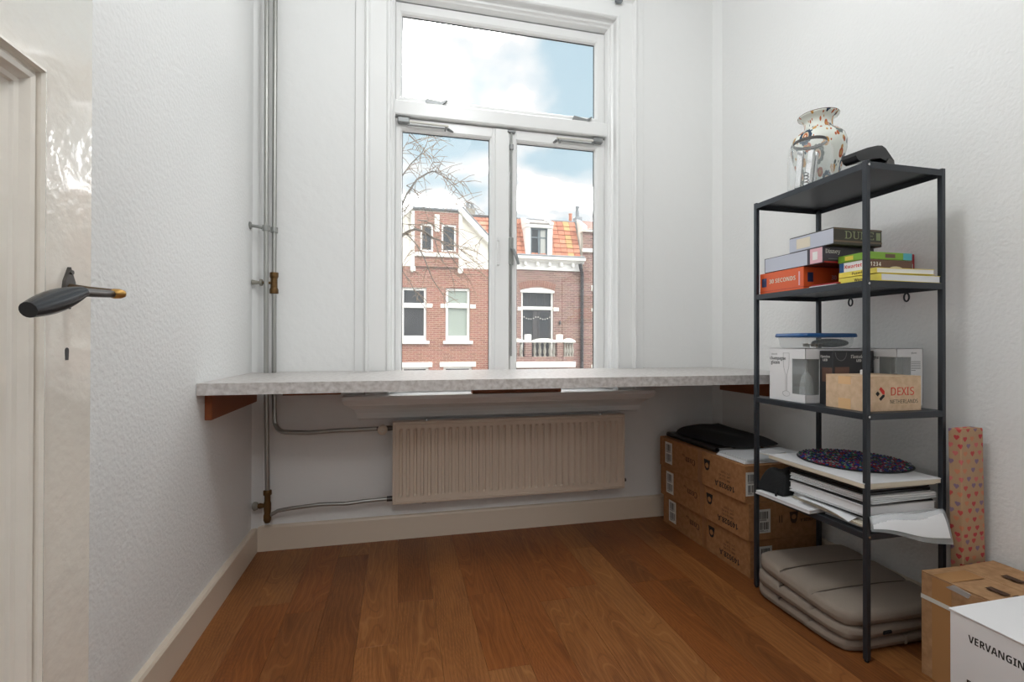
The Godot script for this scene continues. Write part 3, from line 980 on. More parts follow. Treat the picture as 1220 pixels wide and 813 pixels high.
func build_street() -> void:
	var g := put("street", bx(v3(-30, GROUND - 0.3, -13.2), v3(40, GROUND, -0.3)), M.asphalt)
	g.set_meta("kind", "structure"); tag(g, "grey asphalt street between the house fronts", "street")
	for e in [[-3.2, -0.31], [-13.19, -11.2]]:
		var p := put("sidewalk", bx(v3(-30, GROUND, e[0]), v3(40, GROUND + 0.12, e[1]), 0.02), M.paving)
		p.set_meta("kind", "structure"); tag(p, "pale paved sidewalk along the fronts" if e[0] < -5 else "pale paved sidewalk under the window", "sidewalk")

	# ---- the gabled house
	var a := thing("gabled_house", "orange brick house with a cream gable and paired attic windows", "house", v3(0, 0, 0))
	var wins := [[0.74, 1.05, 1.55, 2.78], [2.17, 1.05, 2.98, 2.80], [-2.2, 1.05, -1.3, 2.80], [0.74, -2.1, 1.62, 0.20], [2.1, -2.1, 3.05, 0.20]]
	var s := Shape.new()
	pierced(s, -4.9, GROUND, 4.53, 3.47, wins, FZ, 0.16)
	put("wall", s, M.brick_orange, a)
	put("core", bx(v3(-4.9, GROUND, -22.0), v3(4.53, 3.46, FZ - 0.17)), M.cream_stucco, a)
	for i in wins.size():
		var h: Array = wins[i]
		var n := far_window(a, h[0], h[1], h[2], h[3], FZ, h[3] - 0.66, M.pale_glass if i == 1 else M.far_glass)
		if i == 1:
			# pleated curtains behind the panes
			var cs := Shape.new()
			cs.sheet(func(u: float, v: float) -> Vector3: return v3(lerpf(2.24, 2.91, u), lerpf(1.2, 2.72, v), FZ - 0.145 + 0.006 * sin(u * 60.0)), 40, 1, Vector3.BACK)
			put("curtain", cs, M.curtain, n)
		if i < 2:
			# stone blocks beside the transom
			put("stone_block", bx(v3(h[0] - 0.17, 2.13, FZ - 0.02), v3(h[0] - 0.002, 2.27, FZ + 0.03), 0.01), M.stone_white, a)
			put("stone_block", bx(v3(h[2] + 0.002, 2.13, FZ - 0.02), v3(h[2] + 0.19, 2.27, FZ + 0.03), 0.01), M.stone_white, a)
	put("lintel", bx(v3(0.60, 0.18, FZ - 0.02), v3(1.74, 0.345, FZ + 0.04), 0.01), M.stone_white, a)
	put("lintel", bx(v3(1.98, 0.18, FZ - 0.02), v3(3.18, 0.345, FZ + 0.04), 0.01), M.stone_white, a)
	# gable with its brick bay
	put("gable", pr([Vector2(-0.86, 3.46), Vector2(4.52, 3.46), Vector2(2.66, 5.33), Vector2(1.0, 5.33)], Transform3D(Basis.IDENTITY, v3(0, 0, FZ - 0.25)), 0.25), M.cream_stucco, a)
	s = Shape.new()
	var att := [[1.34, 3.96, 1.75, 4.86], [2.02, 3.98, 2.50, 4.88]]
	pierced(s, 1.16, 3.47, 2.58, 5.27, att, FZ + 0.08, 0.07)
	s.face([v3(1.16, 3.47, FZ), v3(1.16, 3.47, FZ + 0.08), v3(1.16, 5.27, FZ + 0.08), v3(1.16, 5.27, FZ)], Vector3.LEFT)
	s.face([v3(2.58, 3.47, FZ), v3(2.58, 3.47, FZ + 0.08), v3(2.58, 5.27, FZ + 0.08), v3(2.58, 5.27, FZ)], Vector3.RIGHT)
	put("brick_bay", s, M.brick_orange, a)
	for h in att:
		var n := Node3D.new()
		n.name = "attic_window"
		a.add_child(n, true)
		s = Shape.new()
		s.moulding(h[0], h[1], h[2], h[3], [Vector2(0, 0.05), Vector2(0.06, 0.05), Vector2(0.06, 0.01)], Transform3D(Basis.IDENTITY, v3(0, 0, FZ)))
		put("frame", s, M.painted_timber, n)
		put("pane", bx(v3(h[0], h[1], FZ + 0.005), v3(h[2], h[3], FZ + 0.02)), M.far_glass, n)
	put("pier", bx(v3(1.79, 4.62, FZ + 0.081), v3(1.95, 5.18, FZ + 0.12), 0.01), M.stone_white, a)
	put("bay_sill", bx(v3(1.14, 3.79, FZ + 0.06), v3(2.66, 3.92, FZ + 0.16), 0.01), M.stone_white, a)
	for x in [1.04, 2.585]:
		put("pilaster", bx(v3(x, 3.28, FZ - 0.02), v3(x + 0.115, 5.25, FZ + 0.11), 0.01), M.stone_white, a)
		put("console", bx(v3(x - 0.02, 3.30, FZ), v3(x + 0.145, 3.46, FZ + 0.13), 0.02), M.stone_white, a)
	for e in [[2.62, 5.40, 4.46, 3.53, 1.0], [1.04, 5.40, -0.96, 3.37, -1.0]]:
		var p0 := v3(e[0], e[1], FZ - 0.02); var p1 := v3(e[2], e[3], FZ - 0.02)
		var dr := (p1 - p0).normalized()
		var xf := Transform3D(Basis(dr, v3(0, 0, 1).cross(dr).normalized(), v3(0, 0, 1)), p0)
		s = Shape.new()
		s.box(v3(0, -0.09, 0), v3((p1 - p0).length(), 0.09, 0.2), 0.01, xf)
		put("bargeboard", s, M.painted_timber, a)
		s = Shape.new()
		s.box(v3(0, -0.16, 0.0), v3((p1 - p0).length(), -0.09, 0.16), 0.01, xf) if e[4] < 0 else s.box(v3(0, 0.09, 0), v3((p1 - p0).length(), 0.13, 0.22), 0.01, xf)
		put("verge", s, M.zinc if e[4] > 0 else M.painted_timber, a)
	put("top_flashing", bx(v3(0.98, 5.33, FZ - 0.25), v3(2.68, 5.40, FZ + 0.14), 0.02), M.zinc, a)
	# main roof behind the gable
	s = Shape.new()
	s.face([v3(-4.9, 3.46, FZ - 0.16), v3(4.5, 3.46, FZ - 0.16), v3(4.5, 5.62, FZ - 1.5), v3(-4.9, 5.62, FZ - 1.5)], v3(0, 1, 1))
	s.face([v3(-4.9, 5.62, FZ - 1.5), v3(4.5, 5.62, FZ - 1.5), v3(4.5, 5.62, FZ - 6.0), v3(-4.9, 5.62, FZ - 6.0)], Vector3.UP)
	s.face([v3(4.5, 3.46, FZ - 0.16), v3(4.5, 5.62, FZ - 1.5), v3(4.5, 5.62, FZ - 6.0), v3(4.5, 3.46, FZ - 6.0)], Vector3.RIGHT)
	put("roof", s, M.slate, a)
	tiled_slope(a, 2.5, 4.5, 3.9, FZ - 0.44, 5.60, FZ - 1.49, 9, 8, -5.0)
	put("ridge_edge", bx(v3(-4.9, 5.58, FZ - 1.62), v3(4.5, 5.68, FZ - 1.42), 0.02), M.old_iron, a)
	var ch := put("chimney", bx(v3(3.10, 5.6, FZ - 2.3), v3(3.45, 6.02, FZ - 1.9), 0.01), M.weathered_stone, a)
	for x in [3.19, 3.36]: put("chimney_pot", lt([Vector2(0.07, 6.0), Vector2(0.06, 6.25), Vector2(0.075, 6.27), Vector2(0.0, 6.28)], v3(x, 0, FZ - 2.1), 12), M.zinc, ch)

	# ---- the house with the balcony
	var b := thing("balcony_house", "pinkish brick house with an orange tiled mansard and white balcony", "house", v3(0, 0, 0))
	s = Shape.new()
	pierced(s, 4.54, GROUND, 6.94, 3.52, [[4.75, 0.40, 5.90, 2.80], [4.85, -2.6, 6.1, -0.2]], FZ, 0.16)
	put("wall", s, M.brick_pink, b)
	put("core", bx(v3(4.54, GROUND, -22.0), v3(6.94, 3.5, FZ - 0.17)), M.cream_stucco, b)
	var n2 := Node3D.new()
	n2.name = "balcony_window"
	b.add_child(n2, true)
	s = Shape.new()
	s.box(v3(4.75, 0.40, FZ - 0.15), v3(4.81, 2.80, FZ - 0.04), 0.008)
	s.box(v3(5.84, 0.40, FZ - 0.15), v3(5.90, 2.80, FZ - 0.04), 0.008)
	s.box(v3(4.81, 2.13, FZ - 0.15), v3(5.84, 2.24, FZ - 0.02), 0.008)
	put("frame", s, M.painted_timber, n2)
	var arch := [Vector2(4.72, 2.72), Vector2(5.93, 2.72)]
	for i in 11:
		var q := 1.0 - i / 10.0
		arch.append(Vector2(lerpf(4.72, 5.93, q), 2.79 + 0.10 * sin(PI * q)))
	put("arched_head", pr(arch, Transform3D(Basis.IDENTITY, v3(0, 0, FZ - 0.05)), 0.08), M.painted_timber, n2)
	put("pane", bx(v3(4.81, 2.24, FZ - 0.14), v3(5.84, 2.73, FZ - 0.12)), M.far_glass, n2)
	put("pane", bx(v3(4.81, 0.40, FZ - 0.14), v3(5.84, 2.13, FZ - 0.12)), M.far_glass, n2)
	for x in [5.06, 5.31, 5.58]: put("glazing_bar", bx(v3(x, 2.24, FZ - 0.12), v3(x + 0.02, 2.73, FZ - 0.10)), M.old_iron, n2)
	put("door_frame", bx(v3(5.18, 0.40, FZ - 0.12), v3(5.36, 2.13, FZ - 0.09), 0.01), M.old_iron, n2)
	s = Shape.new()
	s.moulding(5.38, 0.45, 5.82, 2.10, [Vector2(0, 0.02), Vector2(0.05, 0.02), Vector2(0.05, 0.0)], Transform3D(Basis.IDENTITY, v3(0, 0, FZ - 0.12)))
	put("door_leaf", s, M.old_iron, n2)
	put("stone_block", bx(v3(4.62, 2.09, FZ - 0.02), v3(4.748, 2.22, FZ + 0.03), 0.01), M.stone_white, b)
	put("stone_block", bx(v3(5.902, 2.09, FZ - 0.02), v3(6.10, 2.22, FZ + 0.03), 0.01), M.stone_white, b)
	# soldier course over the arch
	for i in 17:
		var q := (i + 0.5) / 17.0
		var ang := lerpf(0.34, -0.34, q)
		var xf := Transform3D(Basis(Vector3(0, 0, 1), ang), v3(lerpf(4.70, 5.95, q), 2.83 + 0.11 * sin(PI * q), FZ))
		s = Shape.new()
		s.box(v3(-0.028, 0, -0.02), v3(0.028, 0.21, 0.015), 0.006, xf)
		put("arch_brick", s, M.arch_brick, b)
	# cornice with brackets, gutter, downpipe
	put("frieze", bx(v3(4.54, 3.50, FZ - 0.02), v3(6.86, 3.78, FZ + 0.06), 0.01), M.painted_timber, b)
	put("cornice", pr([Vector2(0, 3.76), Vector2(0.14, 3.76), Vector2(0.17, 3.82), Vector2(0.30, 3.84), Vector2(0.32, 3.93), Vector2(0, 3.95)], Transform3D(Basis(v3(0, 0, 1), v3(0, 1, 0), v3(-1, 0, 0)), v3(6.98, 0, FZ)), 2.44), M.painted_timber, b)
	for i in 5: put("bracket", bx(v3(4.80 + i * 0.43, 3.62, FZ + 0.06), v3(4.90 + i * 0.43, 3.762, FZ + 0.20), 0.02), M.painted_timber, b)
	put("gutter", bx(v3(4.54, 3.95, FZ - 0.05), v3(6.98, 4.0, FZ + 0.28), 0.02), M.zinc, b)
	put("downpipe", tb([v3(6.80, 3.74, FZ + 0.22), v3(6.83, 3.60, FZ + 0.2), v3(6.93, 3.44, FZ + 0.09), v3(6.935, 3.3, FZ + 0.07), v3(6.935, GROUND + 0.15, FZ + 0.07)], 0.062), M.old_iron, b)
	# mansard, dormer
	s = Shape.new()
	s.face([v3(4.54, 3.95, FZ + 0.02), v3(6.94, 3.95, FZ + 0.02), v3(6.94, 5.40, FZ - 0.62), v3(4.54, 5.40, FZ - 0.62)], v3(0, 1, 1))
	s.face([v3(4.54, 5.40, FZ - 0.62), v3(6.94, 5.40, FZ - 0.62), v3(6.94, 5.40, FZ - 6.0), v3(4.54, 5.40, FZ - 6.0)], Vector3.UP)
	s.face([v3(4.54, 3.5, FZ - 0.1), v3(4.54, 5.40, FZ - 0.62), v3(4.54, 5.40, FZ - 6.0), v3(4.54, 3.5, FZ - 6.0)], Vector3.LEFT)
	put("roof", s, M.slate, b)
	tiled_slope(b, 4.54, 6.90, 3.97, FZ + 0.02, 5.34, FZ - 0.60, 8, 10, 7.6)
	put("ridge_edge", bx(v3(4.54, 5.38, FZ - 0.72), v3(6.94, 5.44, FZ - 0.58), 0.015), M.zinc, b)
	var dm := Node3D.new()
	dm.name = "dormer"
	b.add_child(dm, true)
	s = Shape.new()
	s.box(v3(4.92, 3.98, FZ - 0.60), v3(5.05, 5.02, FZ + 0.10), 0.01)
	s.box(v3(5.66, 3.98, FZ - 0.60), v3(5.79, 5.02, FZ + 0.10), 0.01)
	s.box(v3(4.86, 4.94, FZ - 0.60), v3(5.85, 5.06, FZ + 0.14), 0.01)
	put("frame", s, M.painted_timber, dm)
	put("roof", pr([Vector2(0.16, 5.06), Vector2(0.16, 5.10), Vector2(-0.55, 5.38), Vector2(-0.55, 5.06)], Transform3D(Basis(v3(0, 0, 1), v3(0, 1, 0), v3(-1, 0, 0)), v3(5.70, 0, FZ)), 0.70), M.slate, dm)
	for x in [4.86, 5.72]: put("roof_side", pr([Vector2(0.18, 5.06), Vector2(0.18, 5.13), Vector2(-0.55, 5.43), Vector2(-0.55, 5.06)], Transform3D(Basis(v3(0, 0, 1), v3(0, 1, 0), v3(-1, 0, 0)), v3(x + 0.13, 0, FZ)), 0.13), M.painted_timber, dm)
	for x in [4.88, 5.79]: put("cheek", pr([Vector2(0.04, 3.98), Vector2(0.10, 4.98), Vector2(-0.5, 4.98)], Transform3D(Basis(v3(0, 0, 1), v3(0, 1, 0), v3(-1, 0, 0)), v3(x + 0.05, 0, FZ)), 0.05), M.painted_timber, dm)
	put("pane", bx(v3(5.05, 4.02, FZ + 0.0), v3(5.66, 4.94, FZ + 0.02)), M.far_glass, dm)
	put("curtain", bx(v3(5.42, 4.06, FZ + 0.021), v3(5.60, 4.9, FZ + 0.026)), M.curtain, dm)
	s = Shape.new()
	s.moulding(5.05, 4.0, 5.66, 4.94, [Vector2(0, 0.05), Vector2(0.05, 0.05), Vector2(0.05, 0.02)], Transform3D(Basis.IDENTITY, v3(0, 0, FZ)))
	s.box(v3(5.33, 4.03, FZ + 0.02), v3(5.40, 4.93, FZ + 0.05))
	s.box(v3(5.07, 4.60, FZ + 0.02), v3(5.64, 4.64, FZ + 0.045))
	put("casement", s, M.grey_frame, dm)
	put("vent_pot", lt([Vector2(0.06, 5.3), Vector2(0.06, 5.72), Vector2(0.075, 5.74), Vector2(0, 5.76)], v3(6.80, 0, FZ - 0.75), 12), M.roof_tile_0, b)
	# balcony
	var bf := -12.72
	put("balcony_slab", bx(v3(3.9, 0.17, FZ), v3(6.42, 0.36, bf + 0.06), 0.02), M.stone_white, b)
	put("balcony_base", bx(v3(3.95, 0.36, bf - 0.16), v3(6.36, 0.53, bf - 0.02), 0.005), M.brick_pink, b)
	for e in [[4.92, 5.78], [6.0, 6.42], [3.92, 4.69]]:
		var cp := [Vector2(e[0], 1.0), Vector2(e[1], 1.0)]
		for i in 9:
			var q := 1.0 - i / 8.0
			cp.append(Vector2(lerpf(e[0], e[1], q), 1.055 + 0.085 * sin(PI * q)))
		put("coping", pr(cp, Transform3D(Basis.IDENTITY, v3(0, 0, bf - 0.2)), 0.22), M.stone_white, b)
	for x in [4.69, 5.78]:
		put("balcony_post", bx(v3(x, 0.53, bf - 0.2), v3(x + 0.22, 1.0, bf + 0.0), 0.01), M.brick_pink, b)
		put("post_cap", lt([Vector2(0.125, 1.0), Vector2(0.125, 1.02), Vector2(0.115, 1.03), Vector2(0.115, 1.24), Vector2(0.105, 1.262), Vector2(0, 1.27)], v3(x + 0.11, 0, bf - 0.1), 16), M.stone_white, b)
	var bp := []
	for q in [[0.05, 0.53], [0.05, 0.56], [0.03, 0.58], [0.055, 0.66], [0.06, 0.72], [0.035, 0.84], [0.028, 0.92], [0.05, 0.95], [0.05, 1.0]]: bp.append(Vector2(q[0], q[1]))
	for x in [4.02, 4.2, 4.38, 4.56, 5.03, 5.21, 5.38, 5.56, 5.70, 6.08, 6.17, 6.26, 6.35]:
		put("baluster", lt(bp, v3(x, 0, bf - 0.1), 10), M.weathered_stone, b)
	put("balcony_return", bx(v3(6.32, 0.36, FZ), v3(6.38, 1.0, bf - 0.2), 0.01), M.brick_pink, b)
	var gl := thing("string_light", "white bulb string hung across the balcony window", "string light", v3(0, 0, 0))
	var lp := []
	for i in 25:
		var q := i / 24.0
		lp.append(v3(lerpf(4.82, 5.83, q), 1.93 - 0.10 * absf(sin(q * PI * 2.0)), FZ - 0.06))
	put("cord", tb(lp, 0.006, 5), M.old_iron, gl)
	for i in range(1, 24, 2):
		s = Shape.new()
		s.ball(lp[i] - v3(0, 0.025, 0), v3(0.02, 0.025, 0.02), 8, 6)
		put("bulb", s, M.white_plastic, gl)
	put("wall_lamp", bx(v3(6.10, 1.62, FZ), v3(6.16, 1.76, FZ + 0.08), 0.02), M.old_iron, b)

	# ---- the next house along
	var c := thing("end_house", "dark pink brick house with white stone bands beyond the downpipe", "house", v3(0, 0, 0))
	s = Shape.new()
	pierced(s, 7.0, GROUND, 11.0, 5.0, [[7.55, 0.9, 8.6, 3.0], [9.4, 0.9, 10.4, 3.0]], FZ - 0.02, 0.15)
	put("wall", s, M.brick_pink, c)
	put("core", bx(v3(6.96, GROUND, -22.0), v3(11.0, 4.98, FZ - 0.18)), M.cream_stucco, c)
	for h in [[7.55, 0.9, 8.6, 3.0], [9.4, 0.9, 10.4, 3.0]]: far_window(c, h[0], h[1], h[2], h[3], FZ - 0.02, 2.2, M.far_glass)
	put("stone_band", bx(v3(6.97, 4.20, FZ - 0.04), v3(11.0, 4.33, FZ + 0.06), 0.01), M.stone_white, c)
	put("stone_band", bx(v3(6.97, 4.92, FZ - 0.2), v3(11.0, 5.02, FZ + 0.08), 0.01), M.stone_white, c)
	for y in [2.83, 2.10, 0.10]: put("stone_block", bx(v3(7.32, y, FZ - 0.03), v3(7.545, y + 0.2 - 0.08 * float(y < 2.5), FZ + 0.02), 0.01), M.stone_white, c)
	put("roof", pr([Vector2(0.1, 5.0), Vector2(-0.9, 5.55), Vector2(-5.0, 5.55), Vector2(-5.0, 5.0)], Transform3D(Basis(v3(0, 0, 1), v3(0, 1, 0), v3(-1, 0, 0)), v3(11.0, 0, FZ)), 3.9), M.brick_pink, c)
	ch = put("chimney", bx(v3(6.97, 5.2, FZ - 0.9), v3(7.20, 5.62, FZ - 0.6), 0.01), M.zinc, c)
	put("chimney_pot", lt([Vector2(0.07, 5.6), Vector2(0.06, 5.95), Vector2(0.09, 5.97), Vector2(0.09, 6.05), Vector2(0, 6.06)], v3(7.07, 0, FZ - 0.75), 12), M.zinc, ch)
	put("gable_end", pr([Vector2(0.12, 4.98), Vector2(0.12, 5.10), Vector2(-0.9, 5.66), Vector2(-0.9, 5.0)], Transform3D(Basis(v3(0, 0, 1), v3(0, 1, 0), v3(-1, 0, 0)), v3(7.1, 0, FZ)), 0.12), M.stone_white, c)

	# ---- bare street tree
	var t := thing("street_tree", "bare leafless tree with thin arching twigs over the street", "tree", v3(0.1, GROUND, -8.0))
	var tr := Node3D.new()
	put("trunk", tb([v3(0, 0, 0), v3(0.02, 2.0, 0), v3(0.0, 4.5, 0.02), v3(0.05, 6.6, 0.0), v3(0.12, 8.0, 0.02), v3(0.3, 9.6, 0.0)], [0.24, 0.19, 0.16, 0.13, 0.09, 0.04], 12), M.bark, t)
	var base := v3(0.1, GROUND, -8.0)
	for br in BRANCHES:
		var pts := []
		for i in br[2].size() / 3: pts.append(v3(br[2][i * 3], br[2][i * 3 + 1], br[2][i * 3 + 2]) - base)
		if br[2][0] < 0.78:
			# carry the branch back to the trunk
			var start: Vector3 = pts[0]
			pts.push_front(v3(0.04, maxf(start.y - 0.9, 2.0), 0.0))
			if start.x > 0.3: pts.insert(1, v3(start.x * 0.5, start.y - 0.38, start.z * 0.5))
		var rr := []
		for i in pts.size(): rr.append(lerpf(br[0], br[1], float(i) / (pts.size() - 1)) * 1.15)
		put("branch", tb(pts, rr, 6), M.bark if br[0] > 0.0065 else M.twig_bark, t)
		# side twigs
		for k in range(1, pts.size()):
			for q in 3:
				var p: Vector3 = pts[k].lerp(pts[k - 1], rng.randf())
				if p.x < 0.55: continue
				var d := v3(rng.randf_range(-0.2, 0.55), rng.randf_range(-0.45, 0.25), rng.randf_range(-0.2, 0.2))
				put("twig", tb([p, p + d * 0.5 + v3(0, 0.03, 0), p + d], [0.0075, 0.006, 0.004], 5), M.twig_bark, t)
	tr.free()
const BRANCHES := [
	[0.026, 0.012, [0.67, 3.81, -8.1, 0.81, 4.13, -8.01, 1.03, 4.48, -8.03, 1.28, 4.75, -8.34, 1.38, 4.71, -8.1]],
	[0.011, 0.004, [1.38, 4.71, -8.09, 1.58, 4.66, -8.17, 1.83, 4.41, -8.07, 2.11, 4.09, -8.06, 2.18, 3.95, -7.78, 2.46, 3.7, -8.01]],
	[0.016, 0.005, [0.65, 4.38, -7.92, 0.8, 4.58, -7.81, 0.91, 4.84, -8.11, 1.11, 4.94, -7.76, 1.23, 5.24, -7.99, 1.29, 5.53, -8.14, 1.32, 5.7, -8.12]],
	[0.006, 0.003, [1.12, 5.07, -8.1, 1.3, 5.04, -8.11, 1.37, 4.81, -7.95, 1.54, 4.84, -8.38, 1.74, 4.69, -8.1]],
	[0.007, 0.003, [1.31, 4.72, -8.13, 1.33, 4.87, -8.24, 1.4, 4.96, -8.17, 1.34, 5.15, -8.1, 1.29, 5.46, -8.43]],
	[0.008, 0.003, [1.4, 4.63, -7.85, 1.6, 4.56, -7.8, 1.81, 4.34, -7.76, 1.97, 4.51, -8.0, 2.14, 4.51, -8.01]],
	[0.012, 0.004, [0.63, 3.7, -8.03, 0.79, 3.8, -7.99, 0.9, 4.02, -8.1, 1.04, 4.11, -8.12, 1.31, 4.11, -8.19, 1.64, 4.04, -8.18, 1.91, 4.02, -8.1]],
	[0.009, 0.004, [0.81, 4.33, -8.02, 0.98, 4.26, -8.05, 1.09, 4.06, -8.05, 1.21, 3.78, -7.95, 1.28, 3.67, -8.21]],
	[0.034, 0.020, [0.6, 3.2, -8.06, 0.74, 3.27, -8.02, 0.86, 3.39, -8.19, 1.0, 3.37, -7.85, 1.2, 3.39, -8.13, 1.38, 3.23, -8.01]],
	[0.016, 0.005, [1.37, 3.2, -7.87, 1.5, 3.16, -7.82, 1.61, 3.05, -7.86, 1.72, 2.86, -7.88, 1.93, 2.57, -7.81, 2.19, 2.37, -8.12]],
	[0.014, 0.005, [0.82, 3.25, -7.82, 1.03, 3.04, -7.88, 1.16, 2.75, -7.61, 1.26, 2.55, -7.84, 1.38, 2.33, -8.05, 1.54, 1.94, -7.35, 1.69, 1.78, -7.92]],
	[0.010, 0.004, [1.4, 3.16, -7.84, 1.47, 2.92, -7.85, 1.59, 2.73, -8.01, 1.75, 2.57, -8.13, 1.85, 2.24, -8.04]],
	[0.012, 0.004, [1.05, 3.61, -8.01, 1.22, 3.56, -7.89, 1.45, 3.51, -8.11, 1.7, 3.24, -7.86, 1.97, 3.05, -8.13, 2.18, 2.84, -8.05, 2.44, 2.76, -8.46]],
	[0.012, 0.005, [0.64, 2.73, -8.22, 0.78, 2.47, -8.28, 0.89, 2.32, -8.22, 1.02, 2.06, -8.33, 1.04, 1.85, -7.97]],
	[0.006, 0.003, [0.7, 5.04, -7.98, 0.84, 5.24, -7.92, 0.87, 5.46, -7.93]],
	[0.005, 0.002, [0.7, 5.05, -8.01, 0.94, 5.11, -8.01, 1.13, 5.03, -7.9]],
	[0.005, 0.002, [0.8, 5.19, -7.88, 0.97, 5.16, -7.84, 1.22, 5.13, -7.94]],
	[0.008, 0.003, [0.67, 3.49, -7.92, 0.91, 3.46, -7.86, 1.17, 3.5, -7.91, 1.44, 3.57, -7.9, 1.68, 3.45, -7.8, 1.91, 3.39, -7.93]],
	[0.006, 0.002, [1.63, 3.09, -8.04, 1.85, 3.11, -8.03, 2.12, 3.09, -8.13, 2.39, 3.17, -7.97]],
	[0.006, 0.002, [1.99, 3.07, -8.26, 2.21, 3.1, -8.26, 2.48, 3.26, -8.25]],
	[0.005, 0.002, [1.77, 2.9, -7.66, 1.98, 2.73, -7.66, 2.23, 2.44, -7.6]],
	[0.005, 0.002, [1.03, 3.04, -7.84, 0.88, 2.89, -7.84, 0.77, 2.67, -7.82]],
	[0.005, 0.002, [1.55, 4.54, -7.82, 1.67, 4.3, -7.78, 1.89, 4.06, -7.76, 2.04, 4.01, -7.99]],
	[0.005, 0.002, [1.91, 4.03, -8.13, 1.65, 4.23, -8.14, 1.61, 4.04, -7.99]],
	[0.006, 0.002, [1.75, 2.58, -8.17, 1.93, 2.47, -8.12, 2.24, 2.34, -8.17]],
	[0.005, 0.002, [1.27, 2.57, -8.0, 1.09, 2.48, -8.04, 0.92, 2.53, -8.03]],
]

# ------------------------------------------------------------------ desk, radiator, pipes
func build_desk() -> void:
	var d := thing("wall_desk", "long grey stone-look desk top fixed wall to wall under the window", "desk", v3(0, 0, 0))
	var e := 0.042
	var o := [Vector2(0.0015, 0.668), Vector2(2.4675, 0.668), Vector2(2.4675, 0.050), Vector2(2.430, 0.003), Vector2(1.988, 0.003), Vector2(1.988, e), Vector2(1.814, e), Vector2(1.814, 0.003), Vector2(0.614, 0.003), Vector2(0.614, e), Vector2(0.440, e), Vector2(0.440, 0.003), Vector2(0.110, 0.003), Vector2(0.110, 0.093), Vector2(0.046, 0.093), Vector2(0.046, 0.050), Vector2(0.0015, 0.050)]
	put("desk_top", pr(o, Transform3D(Basis(v3(1, 0, 0), v3(0, 0, 1), v3(0, -1, 0)), v3(0, 0.833, 0)), 0.040), M.laminate, d)
	put("support_batten", bx(v3(0.001, 0.700, 0.050), v3(0.024, 0.7928, 0.598), 0.002), M.stained_wood, d)
	put("support_batten", bx(v3(2.445, 0.706, 0.050), v3(2.468, 0.7928, 0.598), 0.002), M.stained_wood, d)
	put("support_batten", bx(v3(0.125, 0.722, 0.0008), v3(0.385, 0.7928, 0.022), 0.002), M.stained_wood, d)
	put("support_batten", bx(v3(2.03, 0.735, 0.0008), v3(2.42, 0.7928, 0.022), 0.002), M.stained_wood, d)
	put("support_batten", bx(v3(1.013, 0.7165, 0.030), v3(1.481, 0.7928, 0.075), 0.002), M.stained_wood, d)

